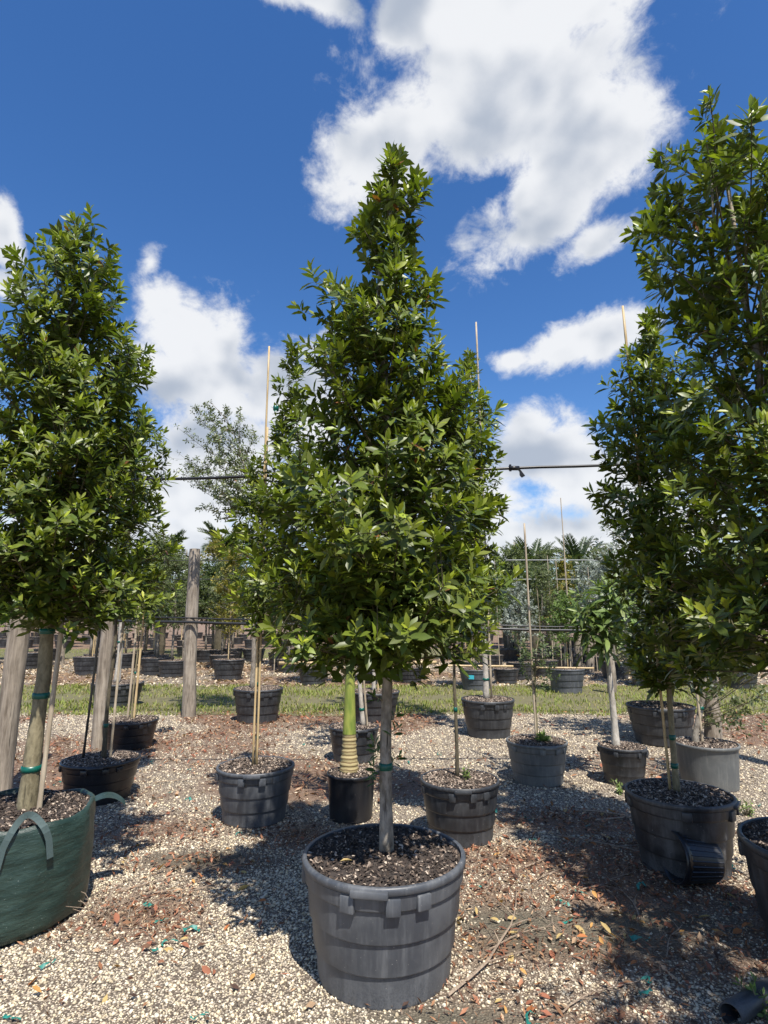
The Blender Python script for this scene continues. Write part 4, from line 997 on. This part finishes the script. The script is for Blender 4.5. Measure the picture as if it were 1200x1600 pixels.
# the pots just beyond the grass, each placed from the photograph: centre, rim row, foot row, width, tree kind or None, cane
rows = [(246, 1028, 1056, 50, 'green', 1.0), (358, 1030, 1064, 49, 'yellow', .75), (490, 1043, 1072, 47, 'dark', .8), (884, 1045, 1085, 56, 'lime', .55), (744, 1046, 1080, 53, 'dark', .75), (790, 1045, 1070, 40, None, 0),
        (640, 1043, 1068, 44, 'green', .9), (592, 1041, 1070, 44, 'dark', .9), (140, 1026, 1056, 46, 'greyolive', .9), (196, 1021, 1046, 40, 'silver', .7), (42, 1020, 1047, 58, 'green', 1.), (452, 1030, 1052, 40, 'greyolive', .8), (1010, 1040, 1075, 52, 'silver', .8),
        (1150, 1040, 1078, 60, 'dark', .8)]
for i, (cx0, rp, bp_, w, kd, ts_) in enumerate(rows):
    x, y, r_ = potpx(cx0, rp, bp_, w); h_ = max(.36, min(.52, AT(cx0, rp, y - r_).z - .02))
    lb = FARPOT
    if cx0 == 744: lb = 'grey pot with a cyan tag on its wall behind the grass'
    if cx0 == 490: lb = 'black pot under the end of the long bamboo pole'
    if cx0 == 884: lb = 'dark ribbed pot at the end of the grass by the two far posts'
    q_ = far_pot(x, y, r_, h_, lb, mat=M_POTG if cx0 in (744, 884) else M_POTD, row='the first row beyond the grass', kd=kd)
    if cx0 == 744:
        q_.rotation_euler.z = 0; MB().box((-r_ * .42, -r_ * .86, h_ * .66), (.12, .006, .085), Matrix.Rotation(-.42, 3, 'Z')).build('tag', M_CYAN, q_)
    if kd: 
        t_ = far_tree(kd, x, y, soil(h_), ts_, rnd.uniform(0, 6))
        st_ = obj('stake', CANE, t_); st_.scale = (1, 1, 2.6); st_.location = (.07, -.05, -.03)
# regular rows further back
kinds = ['green', 'greyolive', 'dark', 'silver', 'green', 'greyolive', 'lime', 'yellow']
for ri, (yy, step, off) in enumerate(((19.5, 1.9, .3), (22.0, 2.0, 1.1), (31.5, 1.7, .2), (35.5, 1.8, 1.0), (40.0, 2.1, .0), (45.5, 2.4, .9))):
    k = 0; xmax = .72 * yy
    x = -xmax + off
    while x < xmax:
        xx = x + rnd.uniform(-.25, .25); y2 = yy + rnd.uniform(-.3, .3); px = 600 + xx / y2 * FPX
        # leave out what the near trees hide wholly
        if not (470 < px < 690 or px > 1090 or px < -40):
            kd = rnd.choice(kinds); s = rnd.uniform(.8, 1.12)
            row = ('the second row beyond the grass', 'the third row beyond the grass', 'the first row behind the far grass', 'the second row behind the far grass', 'the third row behind the far grass', 'the last row behind the far grass')[ri]
            far_pot(xx, y2, rnd.choice((.34, .39, .42)), rnd.choice((.40, .46)), row=row, kd=kd)
            if ri >= 2: s *= 1.18
            t_ = far_tree(kd, xx, y2, .42, s, rnd.uniform(0, 6), row)
            if ri < 4: st_ = obj('stake', CANE, t_); st_.scale = (1.1, 1.1, rnd.uniform(2.4, 3.9)); st_.location = (rnd.uniform(-.1, .1), -.08, -.03)
        x += step * rnd.uniform(.85, 1.15); k += 1
# fuller trees crowding round the trellis and behind the tall post
for (px, Y_, kd, s) in ((885, 19, 'yellow', .93), (812, 15.6, 'silver', .72), (848, 16.4, 'greyolive', .82), (932, 18, 'silver', 1.0), (908, 21, 'dark', 1.12), (795, 22, 'green', 1.1), (958, 15.8, 'silver', .95), (862, 24, 'greyolive', 1.3), (830, 20.5, 'dark', 1.0),
                        (245, 18.2, 'greyolive', .95), (272, 16.2, 'greyolive', .92), (348, 18.6, 'green', 1.0), (322, 21.5, 'dark', 1.12), (225, 20.4, 'greyolive', 1.05), (365, 22.5, 'greyolive', 1.15), (292, 24, 'green', 1.2)):
    x = AT(px, 1000, Y_).x; row = 'the crowd round the trellis' if px > 600 else 'the crowd behind the tall post'
    far_pot(x, Y_, .39, .44, row=row, kd=kd); far_tree(kd, x, Y_, .42, s * .87, rnd.uniform(0, 6), row)
# tall bare canes in the far right rows
for i, (px, tpy, Y_) in enumerate(((876, 778, 13.0), (433, 905, 17), (855, 868, 16.5), (868, 872, 18))):
    a = AT(px - (600 - px) * -.0, 1010, Y_); a.z = 0; tp = AT(px, tpy, Y_)
    o = empty('bamboo_cane', (tp.x, Y_, 0), ('very tall thin cane rising above the far trees' if i == 0 else 'upright cane pushed into the ground between far pots'), 'cane', None if i == 0 else 'far upright canes')
    MB().tube([(0, 0, -.05), (.02, 0, tp.z * .5), (0, 0, tp.z)], [.016, .014, .010], 7).build('cane', M_STAKE, o)
# long bamboo poles lying across pot rims
def pole(label, a, b, r):
    o = empty('bamboo_pole', a, label, 'pole'); v = b - a; n_ = 12
    MB().tube([v * (i / n_) for i in range(n_ + 1)], [r * (1.12 if i % 3 == 0 else 1) for i in range(n_ + 1)], 8).build('pole', M_BAMBOO, o, smooth=True)
pole('long bamboo pole lying across the pots beyond the grass under the central crown', AT(436, 1036, 14.2), AT(682, 1035, 14.2), .035)
pole('thin bamboo pole lying over the tagged grey pot', AT(690, 1040, 13.2), AT(802, 1041, 13.2), .02)
pole('thin bamboo pole lying over the dark pot by the two far posts', AT(838, 1043, 12.8), AT(928, 1044, 12.8), .018)

# date palms behind the rows
for i, (px, py, Y_, L, nf) in enumerate(((350, 842, 27, 1.9, 28), (258, 850, 25, 1.6, 20), (832, 868, 28, 2.0, 22), (905, 866, 30, 2.2, 22), (790, 880, 31, 1.9, 20))):
    c = AT(px, py + 26, Y_)
    o = empty('date_palm', (c.x, Y_, 0), ('date palm with brown dead skirt rising behind the tall timber post' if i == 0 else 'feathery date palm rising behind the far rows'), 'palm', None if i == 0 else 'date palms behind the rows')
    MB().tube([Vector((.0, 0, u * c.z)) for u in np.linspace(0, 1, 10)], [.26 if j % 2 else .23 for j in range(10)], 12, True, .06, i).build('trunk', M_BARKD, o)
    palm_crown(o, c.z - .05, nf, L, (.055, .080, .030), 40 + i, (.35, 2.6), 46, .42, .40)
    if i == 0: palm_crown(o, c.z - .3, 8, 1.3, (.24, .13, .06), 60, (2.6, 3.2), 26, .3, .2)

# distant shelter belt closing the rows
rnd = random.Random(3)
for i in range(34):
    y2 = 52 + rnd.uniform(-2, 3); x = -40 + i * 2.4 + rnd.uniform(-.5, .5)
    far_tree(rnd.choice(['green', 'dark', 'greyolive', 'dark']), x, y2, 0, rnd.uniform(1.25, 1.6), rnd.uniform(0, 6), 'the shelter belt at the very back')

# ------------------------------------------------------------------ small things on the ground
rs = np.random.RandomState(77); random.seed(7)
FL = []
for w, cv in ((.42, .15), (.5, -.2), (.36, .35)):
    for col in ((.42, .16, .06), (.50, .27, .09), (.30, .12, .07), (.45, .33, .14)):
        FL.append(mesh_np('fallen_leaf', leaf_template(w, .5, cv, 0)[0], LP, LS, M_LITTER, np.tile(col, (NV, 1))))
spots = [(rs.uniform(700, 1010), rs.uniform(1380, 1590)) for _ in range(46)] + [(rs.uniform(180, 420), rs.uniform(1310, 1540)) for _ in range(30)] + [(rs.uniform(0, 200), rs.uniform(1500, 1598)) for _ in range(8)] \
      + [(rs.uniform(960, 1160), rs.uniform(1380, 1480)) for _ in range(16)] + [(rs.uniform(780, 980), rs.uniform(1240, 1380)) for _ in range(20)]
for i, (px, py) in enumerate(spots):
    g = G(px, py)
    if (g.x ** 2 + (g.y - 2.99) ** 2) < .42 ** 2: continue
    o = bpy.data.objects.new('fallen_leaf', FL[i % len(FL)]); COL.objects.link(o)
    s = rs.uniform(.035, .075); o.location = (g.x, g.y, float(ground_z(np.array(g.x), np.array(g.y))) + .016); o.scale = (s, s, s); o.rotation_euler = (rs.normal(0, .35), rs.normal(0, .35), rs.uniform(0, 6.28))
    tag(o, ('reddish', 'ochre', 'dark brown', 'tan yellow')[(i % len(FL)) % 4] + ' fallen leaf on the ground near ' + near_zone(g.x, g.y), 'leaf', 'fallen leaves on the gravel')
# leaf on the big pot's soil
o = bpy.data.objects.new('fallen_leaf', FL[3]); COL.objects.link(o); g = AT(551, 1333, 2.85); o.location = (g.x, 2.85, soil(.5) + .012); o.scale = (.06,) * 3; o.rotation_euler = (.2, .1, 1.9)
tag(o, 'yellow fallen leaf on the soil of the big grey pot', 'leaf')
# scraps of green tape
def scrap(s, seed):
    r_ = np.random.RandomState(seed); mb = MB(); p_ = np.zeros(3); a = r_.uniform(0, 6)
    for i in range(7):
        sd = np.array([-math.sin(a), math.cos(a), r_.normal(0, .5)]) * .009 * r_.uniform(.3, 1.4); mb.v += [Vector(p_ + sd), Vector(p_ - sd)]
        if i: k = 2 * i; mb.f.append((k - 2, k - 1, k + 1, k))
        a += r_.normal(0, .9); p_ = p_ + np.array([math.cos(a), math.sin(a), r_.normal(0, .5)]) * .024; p_[2] = max(0, min(.02, p_[2]))
    return mb.mesh('tape_scrap', M_SCRAP)
SC = [scrap(1, i) for i in range(7)]
sp = [(60, 1516), (230, 1488), (255, 1482), (233, 1415), (235, 1445), (298, 1252), (330, 1295), (378, 1308), (312, 1456), (320, 1586), (870, 1410), (878, 1445), (890, 1420), (998, 1556), (985, 1468), (740, 1390), (915, 1400), (830, 1286), (925, 1292), (1170, 1340),
      (1182, 1262), (1010, 1390), (300, 1205), (240, 1195), (470, 1165), (640, 1190), (690, 1180), (480, 1200), (770, 1275), (1150, 1360), (830, 1320), (1000, 1540), (8, 1590), (840, 1595), (1145, 1420), (100, 1215), (85, 1228), (265, 1240)]
for i, (px, py) in enumerate(sp):
    g = G(px, py); o = bpy.data.objects.new('tape_scrap', SC[i % 7]); COL.objects.link(o); o.location = (g.x, g.y, float(ground_z(np.array(g.x), np.array(g.y))) + .014); s = rs.uniform(.55, 1.0); o.scale = (s, s, s); o.rotation_euler.z = rs.uniform(0, 6.28)
    tag(o, 'crumpled scrap of green plant tape near ' + near_zone(g.x, g.y), 'tape', 'green tape scraps on the gravel')
# twigs
M_TWIG = wood('dry_twig', (.16, .11, .08), (.42, .33, .24), 30, .2, .9, .3)
def twig_mesh(seed, fork=True):
    r_ = np.random.RandomState(seed); mb = MB(); p_ = [Vector((0, 0, 0))]; a = 0
    for i in range(7): a += r_.normal(0, .22); p_.append(p_[-1] + Vector((math.cos(a), math.sin(a), 0)) * .16 * r_.uniform(.7, 1.2)); p_[-1].z = .012 * r_.rand()
    mb.tube(p_, list(np.linspace(.007, .002, 8)), 5)
    for k in (2, 3, 4, 5):
        d_ = (p_[k + 1] - p_[k]).normalized(); s_ = 1 if k % 2 else -1; d2 = Matrix.Rotation(s_ * r_.uniform(.4, .9), 3, 'Z') @ d_; L = r_.uniform(.1, .3); mb.tube([p_[k], p_[k] + d2 * L * .5 + Vector((0, 0, .02 * r_.rand())), p_[k] + d2 * L], [.0035, .0028, .0015], 4)
    return mb.mesh('twig', M_TWIG)
TW = [twig_mesh(i) for i in range(6)]
tw = [(700, 1562, .15, 1.0), (150, 1440, .9, .6), (180, 1400, 1.1, .7), (210, 1430, .5, .5), (870, 1310, -.3, .9), (900, 1270, -.4, 1.1), (930, 1285, -.2, 1.0), (840, 1380, .5, .5), (240, 1400, .2, .6), (820, 1360, .1, .7), (760, 1490, .4, .5), (900, 1400, .3, .6), (1000, 1440, .6, .6), (880, 1590, .2, .5), (200, 1440, 2.2, .5),
      (260, 1465, .3, .4), (470, 1320, .8, .5), (450, 1300, .4, .6), (490, 1290, 1.2, .4), (960, 1330, -.1, .8), (240, 1225, .3, .8), (1040, 1510, .5, .5), (960, 1500, 2.4, .5)]
for i, (px, py, a, s) in enumerate(tw):
    g = G(px, py); o = bpy.data.objects.new('twig', TW[i % 6]); COL.objects.link(o); o.location = (g.x, g.y, float(ground_z(np.array(g.x), np.array(g.y))) + .015); o.scale = (s, s, s); o.rotation_euler.z = a + rs.normal(0, .15)
    tag(o, 'dry forked twig lying on the ground near ' + near_zone(g.x, g.y), 'twig', 'dry twigs on the ground')
# tuft of dry stalks
def dry_tuft(label, px, py, n_, h, seed):
    r_ = np.random.RandomState(seed); g = G(px, py); o = empty('dry_grass_tuft', g, label, 'dry grass'); mb = MB()
    for i in range(n_):
        a = r_.uniform(0, 6.28); l = r_.uniform(.3, 1.1); b = Vector((r_.normal(0, .06), r_.normal(0, .06), -.01)); d_ = Vector((math.cos(a) * l, math.sin(a) * l, 1)).normalized() * h * r_.uniform(.5, 1.1); mb.tube([b, b + d_ * .6, b + d_ * .95 + Vector((d_.x * .3, d_.y * .3, -h * .12))], [.0022, .0018, .001], 4, False)
    q_ = mb.build('stalks', M_TWIG, o); q_['kind'] = 'stuff'
dry_tuft('wiry tuft of dry stalks in the litter beside the grow bag', 165, 1432, 26, .22, 1)
dry_tuft('dry brown stalks on the gravel between the palm pot and the dusty pot', 475, 1305, 40, .16, 2)
dry_tuft('straggly dry stalks against the chalky grey pot', 812, 1222, 18, .22, 3)
